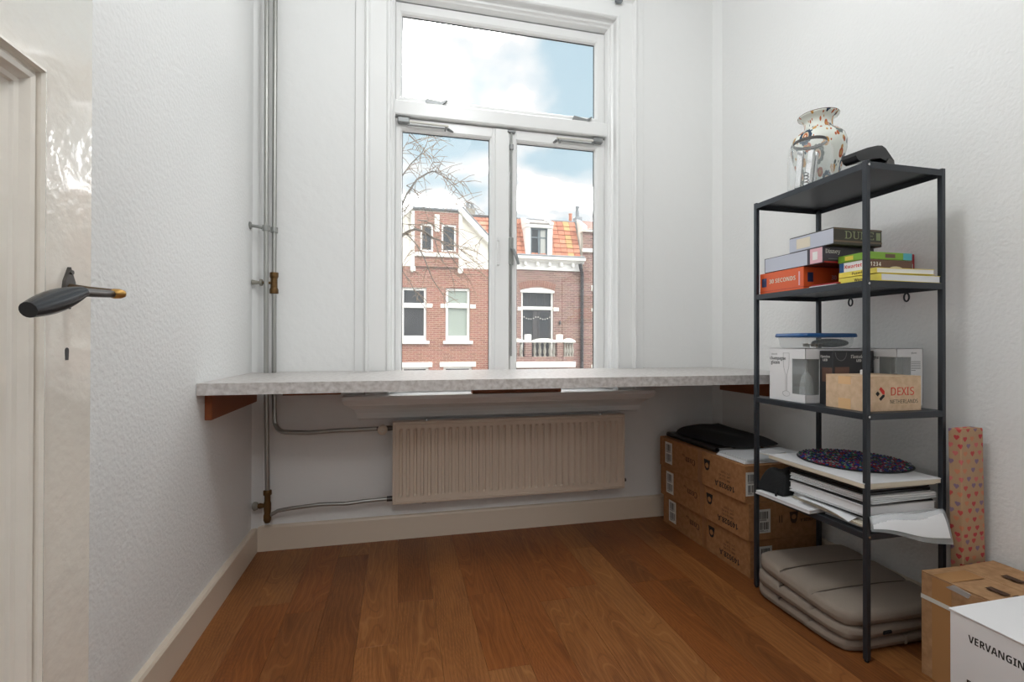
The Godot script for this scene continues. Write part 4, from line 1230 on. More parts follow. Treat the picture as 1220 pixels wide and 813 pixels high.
func build_radiator() -> void:
	var r := thing("radiator", "beige panel radiator with upright flutes on the wall under the desk", "radiator", v3(0, 0, 0))
	var x0 := 0.627; var x1 := 1.824; var y0 := 0.200; var y1 := 0.593; var zf := 0.110
	# front plate: 34 pressed flutes between flat borders
	var cols := []
	cols.append([x0, 0.0]); cols.append([x0 + 0.024, 0.0])
	var p := (x1 - x0 - 0.056) / 34.0
	for k in 34:
		var b := x0 + 0.028 + p * k
		cols.append_array([[b + 0.001, 0.0], [b + 0.006, 1.0], [b + p * 0.5 - 0.002, 1.0], [b + p * 0.5 + 0.003, 0.0]])
	cols.append([x1 - 0.022, 0.0]); cols.append([x1, 0.0])
	var rows := [[y0 + 0.004, 0.0], [y0 + 0.034, 0.0], [y0 + 0.044, 1.0], [y1 - 0.042, 1.0], [y1 - 0.032, 0.0], [y1 - 0.004, 0.0]]
	var s := Shape.new()
	for i in cols.size() - 1:
		for j in rows.size() - 1:
			var q := func(ci: int, rj: int) -> Vector3: return v3(cols[ci][0], rows[rj][0], zf - 0.009 * cols[ci][1] * rows[rj][1])
			s.face([q.call(i, j), q.call(i + 1, j), q.call(i + 1, j + 1)], Vector3.BACK)
			s.face([q.call(i, j), q.call(i + 1, j + 1), q.call(i, j + 1)], Vector3.BACK)
	s.moulding(x0, y0, x1, y1, [Vector2(0, -0.05), Vector2(0, -0.004), Vector2(0.002, -0.0005), Vector2(0.004, 0.0)], Transform3D(Basis.IDENTITY, v3(0, 0, zf)))
	put("front_panel", s, M.radiator_enamel, r)
	s = Shape.new()
	s.moulding(x0 + 0.009, y0 + 0.010, x1 - 0.009, y1 - 0.010, [Vector2(0, 0.0002), Vector2(0.0015, 0.0025), Vector2(0.0035, 0.0025), Vector2(0.005, 0.0002)], Transform3D(Basis.IDENTITY, v3(0, 0, zf)))
	put("edge_bead", s, M.radiator_enamel, r)
	put("back_panel", bx(v3(x0, y0, 0.040), v3(x1, y1 - 0.006, 0.058), 0.003), M.radiator_enamel, r)
	for x in [x0, x1 - 0.003]: put("side_panel", bx(v3(x, y0 + 0.01, 0.04), v3(x + 0.003, y1 - 0.001, zf - 0.004)), M.radiator_enamel, r)
	# top grille of slats
	for k in 40:
		var gx := x0 + 0.02 + k * (x1 - x0 - 0.04) / 39.0
		put("grille_slat", bx(v3(gx - 0.010, y1 - 0.008, 0.058), v3(gx + 0.006, y1 - 0.005, zf - 0.004)), M.radiator_enamel, r)
	for x in [x0 + 0.14, x1 - 0.16]:
		put("wall_bracket", bx(v3(x, y0 - 0.012, 0.003), v3(x + 0.02, y1 - 0.05, 0.040)), M.zinc, r)
		put("bracket_foot", bx(v3(x, y0 - 0.014, 0.03), v3(x + 0.022, y0 - 0.002, 0.075), 0.002), M.zinc, r)
	put("drain_plug", tb([v3(x1, y0 + 0.035, 0.075), v3(x1 + 0.022, y0 + 0.035, 0.075)], 0.010), M.dark_iron, r)
	put("air_vent", lt([Vector2(0.008, 0), Vector2(0.008, 0.012), Vector2(0.004, 0.014), Vector2(0, 0.014)], v3(x0 + 0.16, y1 - 0.003, 0.09), 10), M.chrome, r)
	put("air_vent", lt([Vector2(0.008, 0), Vector2(0.008, 0.012), Vector2(0.004, 0.014), Vector2(0, 0.014)], v3(x1 - 0.13, y1 - 0.003, 0.09), 10), M.chrome, r)
	# thermostatic valve at the upper left
	var v := Node3D.new()
	v.name = "valve"
	r.add_child(v)
	put("body", tb([v3(x0 + 0.002, 0.560, 0.075), v3(x0 - 0.028, 0.560, 0.075), v3(x0 - 0.075, 0.560, 0.075)], [0.011, 0.013, 0.010], 12), M.dark_iron, v)
	var toward := Basis(v3(1, 0, 0), v3(0, 0, 1), v3(0, -1, 0))
	put("knob", lt([Vector2(0.012, 0), Vector2(0.021, 0.004), Vector2(0.023, 0.02), Vector2(0.023, 0.038), Vector2(0.020, 0.044), Vector2(0.012, 0.045), Vector2(0.011, 0.041), Vector2(0, 0.041)], v3(x0 - 0.046, 0.560, 0.085), 20, toward), M.radiator_enamel, v)
	put("knob_ring", lt([Vector2(0.0085, 0.041), Vector2(0.0085, 0.0435), Vector2(0.006, 0.0435), Vector2(0.006, 0.041)], v3(x0 - 0.046, 0.560, 0.085), 16, toward, true), M.white_plastic, v)
	put("union_nut", tb([v3(x0 + 0.002, 0.222, 0.075), v3(x0 - 0.026, 0.222, 0.075)], 0.013, 6), M.dark_iron, r)

func build_pipes() -> void:
	var f := thing("heating_pipe", "grey heating riser ending in a bent pipe to the radiator valve", "pipe", v3(0, 0, 0))
	var bx_ := 0.0925; var bz := 0.047
	var pts := [v3(bx_, ROOM_H - 0.002, bz), v3(bx_, 1.33, bz), v3(bx_ + 0.002, 0.80, bz), v3(bx_ + 0.004, 0.66, bz)]
	for k in 6:
		var a := PI / 2 * (k + 1) / 6.0
		pts.append(v3(bx_ + 0.004 + 0.05 * (1 - cos(a)), 0.62 - 0.06 * sin(a) + 0.0, bz + 0.005 * k))
	pts.append_array([v3(0.25, 0.553, 0.074), v3(0.36, 0.558, 0.075), v3(0.553, 0.560, 0.075)])
	put("riser", tb(pts, 0.0105, 12), M.steel_pipe, f)
	put("coupling", lt([Vector2(0.011, 1.195), Vector2(0.019, 1.197), Vector2(0.019, 1.215), Vector2(0.015, 1.225), Vector2(0.015, 1.265), Vector2(0.019, 1.275), Vector2(0.019, 1.293), Vector2(0.011, 1.295)], v3(bx_, 0, bz), 6, Basis.IDENTITY, true), M.brass_dull, f)
	var g := thing("heating_pipe", "straight steel riser with a bent return pipe low beside the baseboard", "pipe", v3(0, 0, 0))
	var ax := 0.066; var az := 0.076
	put("riser", tb([v3(ax - 0.004, ROOM_H - 0.002, az), v3(ax, 1.3, az), v3(ax + 0.002, 0.8, az), v3(ax + 0.010, 0.285, az)], 0.0105, 12), M.steel_pipe, g)
	var tee := Node3D.new()
	tee.name = "drain_tee"
	g.add_child(tee)
	put("body", lt([Vector2(0.0, 0.150), Vector2(0.011, 0.152), Vector2(0.017, 0.165), Vector2(0.017, 0.185), Vector2(0.014, 0.195), Vector2(0.016, 0.215), Vector2(0.016, 0.240), Vector2(0.013, 0.250), Vector2(0.013, 0.275), Vector2(0.018, 0.280), Vector2(0.018, 0.298), Vector2(0.011, 0.300)], v3(ax + 0.010, 0, az), 12), M.brass_dull, tee)
	put("spindle", tb([v3(ax, 0.230, az), v3(ax - 0.022, 0.230, az), v3(ax - 0.030, 0.230, az)], [0.008, 0.013, 0.009], 10), M.brass_dull, tee)
	var side := Basis(v3(0, 1, 0), v3(-1, 0, 0), v3(0, 0, 1))
	put("knob", lt([Vector2(0, 0), Vector2(0.015, 0.002), Vector2(0.019, 0.010), Vector2(0.019, 0.018), Vector2(0.012, 0.024), Vector2(0, 0.025)], v3(ax - 0.028, 0.230, az), 14, side), M.weathered_stone, tee)
	put("return_pipe", tb([v3(ax + 0.012, 0.180, az), v3(ax + 0.03, 0.190, az), v3(ax + 0.055, 0.203, az), v3(0.17, 0.210, 0.078), v3(0.30, 0.219, 0.080), v3(0.42, 0.214, 0.078), v3(0.50, 0.219, 0.075), v3(0.605, 0.222, 0.075)], 0.009, 12), M.steel_pipe, g)
	# clamp that holds both risers, and the shut-off knob above the desk
	var c := thing("pipe_clamp", "small grey double clamp holding the two heating risers", "clamp", v3(0, 0, 0))
	for q in [[ax - 0.001, az], [bx_, bz]]: put("ring", lt([Vector2(0.0108, -0.012), Vector2(0.016, -0.012), Vector2(0.016, 0.012), Vector2(0.0108, 0.012)], v3(q[0], 1.49, q[1]), 16, Basis.IDENTITY, true), M.painted_pipe, c)
	put("arm", tb([v3(0.002, 1.497, az + 0.01), v3(0.03, 1.495, az + 0.006), v3(ax - 0.015, 1.492, az)], 0.007), M.painted_pipe, c)
	put("wall_plate", lt([Vector2(0, 0), Vector2(0.017, 0), Vector2(0.015, 0.006), Vector2(0, 0.007)], v3(0.0005, 1.497, az + 0.01), 14, Basis(v3(0, -1, 0), v3(1, 0, 0), v3(0, 0, 1))), M.painted_pipe, c)
	var k := thing("shutoff_knob", "pale round shut-off knob beside the brass pipe coupling", "knob", v3(0, 0, 0))
	put("disc", lt([Vector2(0, 0), Vector2(0.014, 0.001), Vector2(0.017, 0.006), Vector2(0.014, 0.012), Vector2(0, 0.013)], v3(0.034, 1.245, 0.055), 16, Basis(v3(0, -1, 0), v3(1, 0, 0), v3(0, 0, 1))), M.weathered_stone, k)
	put("stem", tb([v3(0.003, 1.245, 0.055), v3(0.036, 1.245, 0.055)], [0.012, 0.006], 10), M.weathered_stone, k)
	put("spindle", tb([v3(0.044, 1.245, 0.055), v3(bx_ - 0.012, 1.245, bz)], 0.006, 8), M.brass_dull, k)

# ------------------------------------------------------------------ shelving unit
const SX0 := 2.045
const SX1 := 2.345
const SZ0 := 0.815
const SZ1 := 1.278
const LEVELS := [1.527, 1.164, 0.757, 0.392]

func build_shelving() -> void:
	var u := thing("shelving_unit", "tall narrow black metal shelving unit with four shelves", "shelving", v3(0, 0, 0))
	var h := 0.0075
	for x in [SX0, SX1]:
		for z in [SZ0, SZ1]:
			var p := put("post", bx(v3(x - h, 0.006, z - h), v3(x + h, LEVELS[0] + 0.004, z + h), 0.0012), M.black_steel, u)
			put("foot", lt([Vector2(0, 0), Vector2(0.006, 0), Vector2(0.0075, 0.003), Vector2(0.0075, 0.008), Vector2(0, 0.008)], v3(x, 0, z), 12), M.black_plastic, p)
			for y in LEVELS: put("bolt", tb([v3(x + h, y - 0.010, z), v3(x + h + 0.004, y - 0.010, z)] if x == SX1 else [v3(x, y - 0.010, z + h if z == SZ1 else z - h), v3(x, y - 0.010, z + h + 0.003 if z == SZ1 else z - h - 0.003)], 0.004), M.chrome if x == SX0 else M.black_steel, p)
	for y in LEVELS:
		var s := Shape.new()
		s.box(v3(SX0 + h, y - 0.003, SZ0 - h), v3(SX1 - h, y, SZ1 + h), 0.0008)
		s.box(v3(SX0 - h, y - 0.003, SZ0 + h), v3(SX0 + h, y, SZ1 - h), 0.0008)
		s.box(v3(SX1 - h, y - 0.003, SZ0 + h), v3(SX1 + h, y, SZ1 - h), 0.0008)
		s.box(v3(SX0 - h, y - 0.020, SZ0 + h), v3(SX0 - h + 0.0015, y - 0.002, SZ1 - h), 0.0003)
		s.box(v3(SX1 + h - 0.0015, y - 0.020, SZ0 + h), v3(SX1 + h, y - 0.002, SZ1 - h), 0.0003)
		s.box(v3(SX0 + h, y - 0.020, SZ0 - h), v3(SX1 - h, y - 0.002, SZ0 - h + 0.0015), 0.0003)
		s.box(v3(SX0 + h, y - 0.020, SZ1 + h - 0.0015), v3(SX1 - h, y - 0.002, SZ1 + h), 0.0003)
		put("shelf", s, M.black_steel, u)
	# keyhole tabs for hanging, along the wall side, and one on the top shelf
	for e in [[LEVELS[1] - 0.034, 0.955], [LEVELS[1] - 0.034, 1.165], [LEVELS[0] + 0.012, 1.175]]:
		var ring := []
		for i in 13:
			var a := TAU * i / 12.0
			ring.append(v3(SX1 + 0.005, e[0] + sin(a) * 0.014, e[1] + cos(a) * 0.0085))
		put("hanging_tab", tb(ring, 0.003, 6), M.black_steel, u)

func crate(lo: Vector3, hi: Vector3, called: String, label: String, category: String, m: Material, group := "", turn := 0.0) -> Node3D:
	# a cuboid thing whose node stands at the middle of its base
	var at := v3((lo.x + hi.x) / 2, lo.y, (lo.z + hi.z) / 2)
	var t := thing(called, label, category, at, turn, group)
	var hx := (hi.x - lo.x) / 2; var hz := (hi.z - lo.z) / 2
	put("body", bx(v3(-hx, 0, -hz), v3(hx, hi.y - lo.y, hz), 0.0015), m, t)
	t.set_meta("hx", hx); t.set_meta("hz", hz); t.set_meta("h", hi.y - lo.y)
	return t

func build_top_shelf() -> void:
	var y := LEVELS[0]
	# porcelain vase
	var vs := thing("porcelain_vase", "white porcelain vase painted with blue and rust flowers, wide rim", "vase", v3(2.252, y, 0.905))
	var pf := []
	for q in [[0.0, 0.0], [0.050, 0.0], [0.054, 0.006], [0.056, 0.03], [0.066, 0.085], [0.082, 0.145], [0.094, 0.195], [0.0955, 0.225], [0.088, 0.25], [0.070, 0.268], [0.054, 0.278], [0.049, 0.287], [0.0485, 0.302], [0.052, 0.316], [0.062, 0.325], [0.070, 0.330], [0.070, 0.335], [0.066, 0.336], [0.050, 0.325], [0.044, 0.30]]: pf.append(Vector2(q[0], q[1]))
	put("body", lt(pf, Vector3.ZERO, 40), M.porcelain, vs)
	put("rim_line", lt([Vector2(0.0695, 0.3335), Vector2(0.0708, 0.3350), Vector2(0.0690, 0.3372), Vector2(0.0655, 0.3368)], Vector3.ZERO, 40), M.brown_ink, vs)
	# glass jar of folded metal strips
	var j := thing("glass_jar", "clear glass jar with silver strips standing inside", "jar", v3(2.108, y, 1.008))
	var jp := []
	for q in [[0.0, 0.0], [0.062, 0.0], [0.070, 0.006], [0.072, 0.02], [0.072, 0.135], [0.068, 0.152], [0.056, 0.165], [0.052, 0.172]]: jp.append(Vector2(q[0], q[1]))
	put("glass", lt(jp, Vector3.ZERO, 32), M.clear_glass, j)
	put("rim_band", lt([Vector2(0.0525, 0.168), Vector2(0.0540, 0.170), Vector2(0.0540, 0.178), Vector2(0.0525, 0.180), Vector2(0.0515, 0.178), Vector2(0.0515, 0.170)], Vector3.ZERO, 32, Basis.IDENTITY, true), M.dark_iron, j)
	for e in [[-0.012, 0.012, -0.33, 0.024], [0.018, 0.0, -0.30, 0.018], [-0.028, -0.014, -0.22, 0.015]]:
		var s := Shape.new()
		s.box(v3(-e[3] / 2, 0.004, -0.010), v3(e[3] / 2, 0.155, 0.010), 0.002, Transform3D(Basis(v3(0, 1, 0), 0.5) * Basis(v3(0, 0, 1), e[2] * 1.0 - 0.02), v3(e[0] - 0.012, 0.004, e[1])))
		put("silver_strip", s, M.chrome, j)
	put("spring", tb(range(28).map(func(i): return v3(-0.045 + 0.007 * cos(i * 0.9), 0.012 + i * 0.0016, 0.03 + 0.007 * sin(i * 0.9))), 0.0018, 5), M.black_steel, j)
	# hole punch
	var p := thing("hole_punch", "black hole punch with an arched lever on the top shelf", "hole punch", v3(2.165, y, 1.185), 0.10)
	put("base", bx(v3(-0.062, 0, -0.034), v3(0.088, 0.014, 0.034), 0.004), M.black_plastic, p)
	put("lever", pr([Vector2(-0.092, 0.046), Vector2(-0.086, 0.060), Vector2(-0.04, 0.078), Vector2(0.005, 0.091), Vector2(0.028, 0.094), Vector2(0.045, 0.088), Vector2(0.086, 0.052), Vector2(0.088, 0.034), Vector2(0.066, 0.030), Vector2(0.046, 0.046), Vector2(0.02, 0.052), Vector2(-0.02, 0.044), Vector2(-0.07, 0.030), Vector2(-0.084, 0.034)], Transform3D(Basis.IDENTITY, v3(0, 0, -0.024)), 0.048), M.black_plastic, p)
	for z in [-0.027, 0.021]: put("bracket", pr([Vector2(0.03, 0.012), Vector2(0.086, 0.012), Vector2(0.078, 0.05), Vector2(0.055, 0.055)], Transform3D(Basis.IDENTITY, v3(0, 0, z)), 0.006), M.dark_iron, p)
	put("punch_pin", tb([v3(-0.012, 0.012, 0), v3(-0.012, 0.046, 0)], 0.006), M.chrome, p)

func build_games() -> void:
	var y := LEVELS[1]
	# bottom: orange quiz box
	var t := crate(v3(2.058, y, 0.818), v3(2.285, y + 0.082, 1.030), "board_game_box", "bright orange board game box lowest in the stack", "game box", M.orange_card, "board games on the second shelf")
	var hx: float = t.get_meta("hx"); var hz: float = t.get_meta("hz")
	put("lid_seam", bx(v3(-hx - 0.0006, 0.010, -hz - 0.0006), v3(hx + 0.0006, 0.0112, hz + 0.0006)), M.red_card, t)
	words("30 SECONDS", 0.016, on_left(v3(-hx - 0.0004, 0.046, 0.008)), M.paper_cream, t, "Droid Sans", 700)
	slip("badge", 0.024, 0.034, on_left(v3(-hx, 0.045, -hz + 0.024)), M.navy_card, t)
	slip("badge", 0.024, 0.034, on_front(v3(-hx + 0.030, 0.045, hz)), M.navy_card, t)
	words("30", 0.016, on_front(v3(0.02, 0.046, hz)), M.pink_card, t, "Droid Sans", 700)
	slip("figure_stripe", 0.006, 0.05, on_left(v3(-hx, 0.042, hz - 0.018)), M.pink_card, t)
	# middle: dark plum box
	t = crate(v3(2.058, y + 0.0825, 0.842), v3(2.275, y + 0.1395, 1.112), "board_game_box", "dark plum board game box in the middle of the stack", "game box", M.plum_card, "board games on the second shelf")
	hx = t.get_meta("hx"); hz = t.get_meta("hz")
	words("Disney", 0.014, on_front(v3(-hx + 0.040, 0.040, hz)), M.white_ink, t, "Droid Serif", 400)
	slip("text_line", 0.046, 0.003, on_front(v3(-hx + 0.045, 0.014, hz)), M.grey_ink, t)
	slip("side_print_glare", 0.20, 0.052, on_left(v3(-hx, 0.028, -0.03)), M.glare_card, t)  # pale slip paints the window glare over this side
	slip("side_print_glare", 0.050, 0.052, on_left(v3(-hx, 0.028, hz - 0.028)), M.pink_card, t)
	slip("side_print_glare", 0.020, 0.028, on_left(v3(-hx - 0.0006, 0.028, hz - 0.032)), M.white_ink, t)
	slip("base_stripe", 0.21, 0.005, on_front(v3(0, 0.003, hz)), M.red_card, t)
	# top: olive box
	t = crate(v3(2.072, y + 0.140, 0.952), v3(2.275, y + 0.198, 1.140), "board_game_box", "olive and black board game box on top of the stack", "game box", M.olive_card, "board games on the second shelf")
	hx = t.get_meta("hx"); hz = t.get_meta("hz")
	slip("stripe", 0.202, 0.006, on_front(v3(0, 0.012, hz)), M.bronze_card, t)
	slip("stripe", 0.202, 0.004, on_front(v3(0, 0.054, hz)), M.bronze_card, t)
	words("DUNE", 0.026, on_front(v3(0.006, 0.034, hz)), M.gold_ink, t, "Droid Serif", 400, 1.25)
	slip("age_badge", 0.018, 0.026, on_front(v3(hx - 0.016, 0.034, hz)), M.gold_ink, t)
	slip("side_print_glare", 0.186, 0.050, on_left(v3(-hx, 0.029, 0)), M.glare_card, t)  # window reflection on the glossy side, painted as a pale slip
	slip("side_print_glare", 0.06, 0.036, on_left(v3(-hx - 0.0006, 0.029, -0.03)), M.paper_cream, t)
	# yellow paperbacks near the doorway end
	for e in [[2.085, 2.335, 1.175, 1.255, 0.0, 0.0225, 0.04], [2.095, 2.318, 1.170, 1.245, 0.0265, 0.0165, -0.03]]:
		var b := thing("paperback_book", "thick yellow paperback lying at the bottom of the pile" if e[4] == 0.0 else "thin yellow paperback lying on the thick yellow one", "book", v3((e[0] + e[1]) / 2, y + e[4], (e[2] + e[3]) / 2), e[6], "yellow paperbacks on the second shelf")
		var bx2: float = (e[1] - e[0]) / 2; var bz2: float = (e[3] - e[2]) / 2 + 0.03
		var th: float = e[5]
		put("pages", bx(v3(-bx2 + 0.002, 0.0015, -bz2 + 0.002), v3(bx2 - 0.002, th - 0.0015, bz2 - 0.001), 0.0005), M.paper_white, b)
		var s := Shape.new()
		s.box(v3(-bx2, 0, -bz2), v3(bx2, 0.0015, bz2))
		s.box(v3(-bx2, th - 0.0015, -bz2), v3(bx2, th, bz2))
		s.box(v3(-bx2 - 0.001, 0, -bz2), v3(-bx2 + 0.001, th, bz2))
		put("cover", s, M.yellow_card, b)
		words("Word" if e[4] == 0.0 else "Puzzel", 0.009, on_left(v3(-bx2 - 0.001, th / 2, 0)), M.brown_ink, b, "Droid Sans", 700)
	# booklets at the front edge
	for e in [[0.0, 2.062, 1.050, 0.006, "paper_grey", "grey booklet lying flat at the front edge of the second shelf"], [0.0062, 2.066, 1.055, 0.005, "red_card", "thin red booklet lying on the grey one"]]:
		var b := thing("booklet", e[5], "booklet", v3(e[1] + 0.05, y + e[0], e[2] + 0.045), 0.06)
		put("pages", bx(v3(-0.05, 0, -0.045), v3(0.05, e[3], 0.055), 0.0008), M[e[4]], b)
	# small card games
	t = crate(v3(2.118, y + 0.0455, 1.118), v3(2.300, y + 0.079, 1.222), "card_game_box", "small white and brown card game under the green one", "game box", M.paper_white, "small games on the paperbacks")
	hx = t.get_meta("hx"); hz = t.get_meta("hz")
	slip("front_print", 0.180, 0.032, on_front(v3(0, 0.0167, hz)), M.brown_print, t)
	words("1 2 3 4", 0.013, on_front(v3(-hx + 0.030, 0.018, hz + 0.0006)), M.white_ink, t, "Droid Sans", 700, 0.8)
	put("print_arch", pr(range(9).map(func(i): return Vector2(cos(PI * i / 8.0) * 0.032, sin(PI * i / 8.0) * 0.012)), on_front(v3(0.022, 0.001, hz + 0.0006)), 0.0005), M.paper_cream, t)
	words("Kwartet", 0.012, on_left(v3(-hx, 0.018, 0.0)), M.red_ink, t, "Droid Sans", 700)
	slip("spine_stripe", 0.016, 0.032, on_left(v3(-hx, 0.0165, -hz + 0.010)), M.lid_blue, t)
	slip("spine_stripe", 0.016, 0.032, on_left(v3(-hx, 0.0165, hz - 0.010)), M.pink_card, t)
	t = crate(v3(2.115, y + 0.0795, 1.116), v3(2.296, y + 0.103, 1.224), "card_game_box", "small lime green card game lying on the white one", "game box", M.green_card, "small games on the paperbacks")
	hx = t.get_meta("hx"); hz = t.get_meta("hz")
	slip("front_print", 0.036, 0.022, on_front(v3(hx - 0.019, 0.0117, hz)), M.aqua_card, t)
	slip("front_print", 0.040, 0.012, on_front(v3(0.0, 0.0117, hz)), M.brown_print, t)
	slip("spine_print", 0.030, 0.014, on_left(v3(-hx, 0.012, -0.012)), M.yellow_card, t)
	t = crate(v3(2.20, y + 0.0460, 1.020), v3(2.372, y + 0.112, 1.115), "card_game_box", "red game box standing behind the green card game", "game box", M.red_card, "small games on the paperbacks")
	t.position.y = y
	t.get_child(0).scale = v3(1, 1.95, 1)
	t.position.x = 2.372
	t.position.z = 1.064
	hx = t.get_meta("hx"); hz = t.get_meta("hz")
	slip("front_print", 0.05, 0.055, on_front(v3(hx - 0.034, 0.065, hz)), M.paper_grey, t)

func champagne_box(called: String, label: String, lo: Vector3, hi: Vector3, window_w: float, window_lo: float, window_hi: float) -> Node3D:
	# a white gift box; a window is cut out of the corner that faces left and the doorway
	var at := v3((lo.x + hi.x) / 2, lo.y, (lo.z + hi.z) / 2)
	var t := thing(called, label, "gift box", at, 0.0, "white glassware boxes")
	var hx := (hi.x - lo.x) / 2; var hz := (hi.z - lo.z) / 2; var h := hi.y - lo.y
	var th := 0.0015
	var s := Shape.new()
	# left side with the corner window, front side likewise
	var zc := hz - window_w
	s.box(v3(-hx, 0, -hz), v3(-hx + th, h, zc))
	s.box(v3(-hx, 0, zc), v3(-hx + th, window_lo, hz))
	s.box(v3(-hx, window_hi, zc), v3(-hx + th, h, hz))
	var xc := -hx + minf(window_w, hx * 1.2)
	s.box(v3(xc, 0, hz - th), v3(hx, h, hz))
	s.box(v3(-hx, 0, hz - th), v3(xc, window_lo, hz))
	s.box(v3(-hx, window_hi, hz - th), v3(xc, h, hz))
	s.box(v3(-hx, 0, -hz), v3(hx, h, -hz + th))
	s.box(v3(hx - th, 0, -hz), v3(hx, h, hz))
	s.box(v3(-hx, 0, -hz), v3(hx, th, hz))
	s.box(v3(-hx, h - th, -hz), v3(hx, h, hz))
	put("carton", s, M.white_board, t)
	put("inner_tray", bx(v3(-hx + window_w * 0.9, 0.004, -hz + 0.004), v3(hx - 0.004, h - 0.004, zc - 0.002)), M.tray_grey, t)
	put("window_film", bx(v3(-hx + th, window_lo - 0.003, zc - 0.003), v3(-hx + th + 0.0005, window_hi + 0.003, hz - th)), M.clear_glass, t)
	put("window_film", bx(v3(-hx + th, window_lo - 0.003, hz - th - 0.0008), v3(xc + 0.003, window_hi + 0.003, hz - th - 0.0002)), M.clear_glass, t)
	# an upturned flute glass in the window
	var c := v3(-hx + window_w * 0.56, th, hz - window_w * 0.50)
	var r := minf(0.030, window_w * 0.38)
	var g := []
	for q in [[1.0, 0.0], [1.02, 0.02], [0.98, 0.055], [0.72, 0.085], [0.30, 0.100], [0.13, 0.104], [0.12, 0.15], [0.18, 0.163], [0.95, 0.168], [0.95, 0.170], [0.0, 0.171]]: g.append(Vector2(q[0] * r, q[1] * (h - 0.012) / 0.18))
	put("flute_glass", lt(g, c + v3(0, 0.004, 0), 24), M.cut_glass, t)
	t.set_meta("hx", hx); t.set_meta("hz", hz); t.set_meta("h", h)
	return t

func build_third_shelf() -> void:
	var y := LEVELS[2]
	var t := champagne_box("glassware_box", "white champagne glass box with drawn glass outline under the blue lidded dish", v3(2.055, y, 0.872), v3(2.330, y + 0.196, 1.042), 0.060, 0.030, 0.158)
	var hx: float = t.get_meta("hx"); var hz: float = t.get_meta("hz")
	words("champagne", 0.012, on_left(v3(-hx, 0.158, -hz + 0.042)), M.black_ink, t, "Droid Sans", 700, 0.85)
	words("glazen", 0.012, on_left(v3(-hx, 0.142, -hz + 0.030)), M.black_ink, t, "Droid Sans", 700, 0.85)
	words("vivant", 0.008, on_left(v3(-hx, 0.174, -hz + 0.025)), M.grey_ink, t, "Droid Sans", 400)
	# line drawing of a flute
	var dz := -hz + 0.083
	var xl := -hx - 0.0004
	for e in [[[0.014, 0.178], [0.013, 0.130], [0.003, 0.096], [0.003, 0.040]], [[-0.014, 0.178], [-0.013, 0.130], [-0.003, 0.096], [-0.003, 0.040]], [[-0.014, 0.178], [0.014, 0.178]]]:
		var pts := []
		for q in e: pts.append(v3(xl, q[1], dz + q[0]))
		put("outline_print", tb(pts, 0.0005, 4), M.grey_ink, t)
	var ov := []
	for i in 17: ov.append(v3(xl, 0.028 + 0.010 * sin(TAU * i / 16.0), dz + 0.017 * cos(TAU * i / 16.0)))
	put("outline_print", tb(ov, 0.0005, 4), M.grey_ink, t)
	t = champagne_box("glassware_box", "white champagne glass box standing at the wall behind the printed carton", v3(2.298, y, 0.975), v3(2.412, y + 0.197, 1.172), 0.062, 0.040, 0.168)
	hx = t.get_meta("hx"); hz = t.get_meta("hz")
	words("champagne", 0.011, on_left(v3(-hx, 0.165, 0.0)), M.black_ink, t, "Droid Sans", 700, 0.85)
	words("glazen", 0.006, on_front(v3(0.018, 0.182, hz)), M.grey_ink, t)
	for i in 6: slip("text_line", 0.040 if i < 5 else 0.018, 0.0018, on_front(v3(0.026 if i < 5 else 0.015, 0.152 - i * 0.006, hz)), M.grey_ink, t)
	# dark lamp box squeezed between
	t = crate(v3(2.112, y, 1.0445), v3(2.288, y + 0.188, 1.100), "lamp_box", "dark grey lamp packing box wedged behind the printed carton", "box", M.charcoal_card)
	hx = t.get_meta("hx"); hz = t.get_meta("hz")
	words("Flameless", 0.011, on_front(v3(0.022, 0.168, hz)), M.white_ink, t, "Droid Serif", 400)
	words("LED", 0.009, on_front(v3(0.022, 0.154, hz)), M.white_ink, t, "Droid Sans", 700)
	words("Flameless", 0.008, on_left(v3(-hx, 0.168, -0.004)), M.white_ink, t, "Droid Serif", 400, 0.75)
	words("LED", 0.008, on_left(v3(-hx, 0.156, -0.004)), M.white_ink, t, "Droid Sans", 700)
	var arc := []
	for i in 9: arc.append(v3(-0.055 + 0.024 * cos(PI * (1.0 + i / 8.0)), 0.182 + 0.028 * sin(PI * (1.0 + i / 8.0)), hz + 0.0004))
	put("printed_ring", tb(arc, 0.0014, 4), M.grey_ink, t)
	slip("picture", 0.060, 0.040, on_front(v3(-0.05, 0.112, hz)), M.brown_print, t)
	slip("picture", 0.040, 0.050, on_left(v3(-hx, 0.105, 0.004)), M.brown_print, t)
	# pale parcel carton with the dealer's mark
	t = crate(v3(2.072, y, 1.108), v3(2.288, y + 0.108, 1.258), "parcel_carton", "pale cardboard parcel carton printed with red and black company name", "carton", M.pale_carton)
	hx = t.get_meta("hx"); hz = t.get_meta("hz")
	words("DEXIS", 0.026, on_front(v3(0.030, 0.062, hz)), M.red_ink, t, "Droid Sans", 400, 1.05)
	words("NETHERLANDS", 0.0125, on_front(v3(0.037, 0.030, hz)), M.black_ink, t, "Droid Sans", 400, 1.0)
	put("logo_mark", pr([Vector2(-0.004, 0.014), Vector2(0.003, 0.021), Vector2(0.017, 0.008), Vector2(0.017, -0.002), Vector2(0.010, -0.002)], on_front(v3(-0.058, 0.056, hz)), 0.0006), M.red_ink, t)
	put("logo_mark", pr([Vector2(0.010, -0.003), Vector2(0.017, -0.003), Vector2(0.017, -0.009), Vector2(0.002, -0.022), Vector2(-0.004, -0.015)], on_front(v3(-0.058, 0.056, hz)), 0.0006), M.black_ink, t)
	put("logo_mark", pr([Vector2(-0.018, 0.0), Vector2(-0.010, 0.008), Vector2(-0.002, 0.0), Vector2(-0.010, -0.008)], on_front(v3(-0.058, 0.056, hz)), 0.0006), M.black_ink, t)
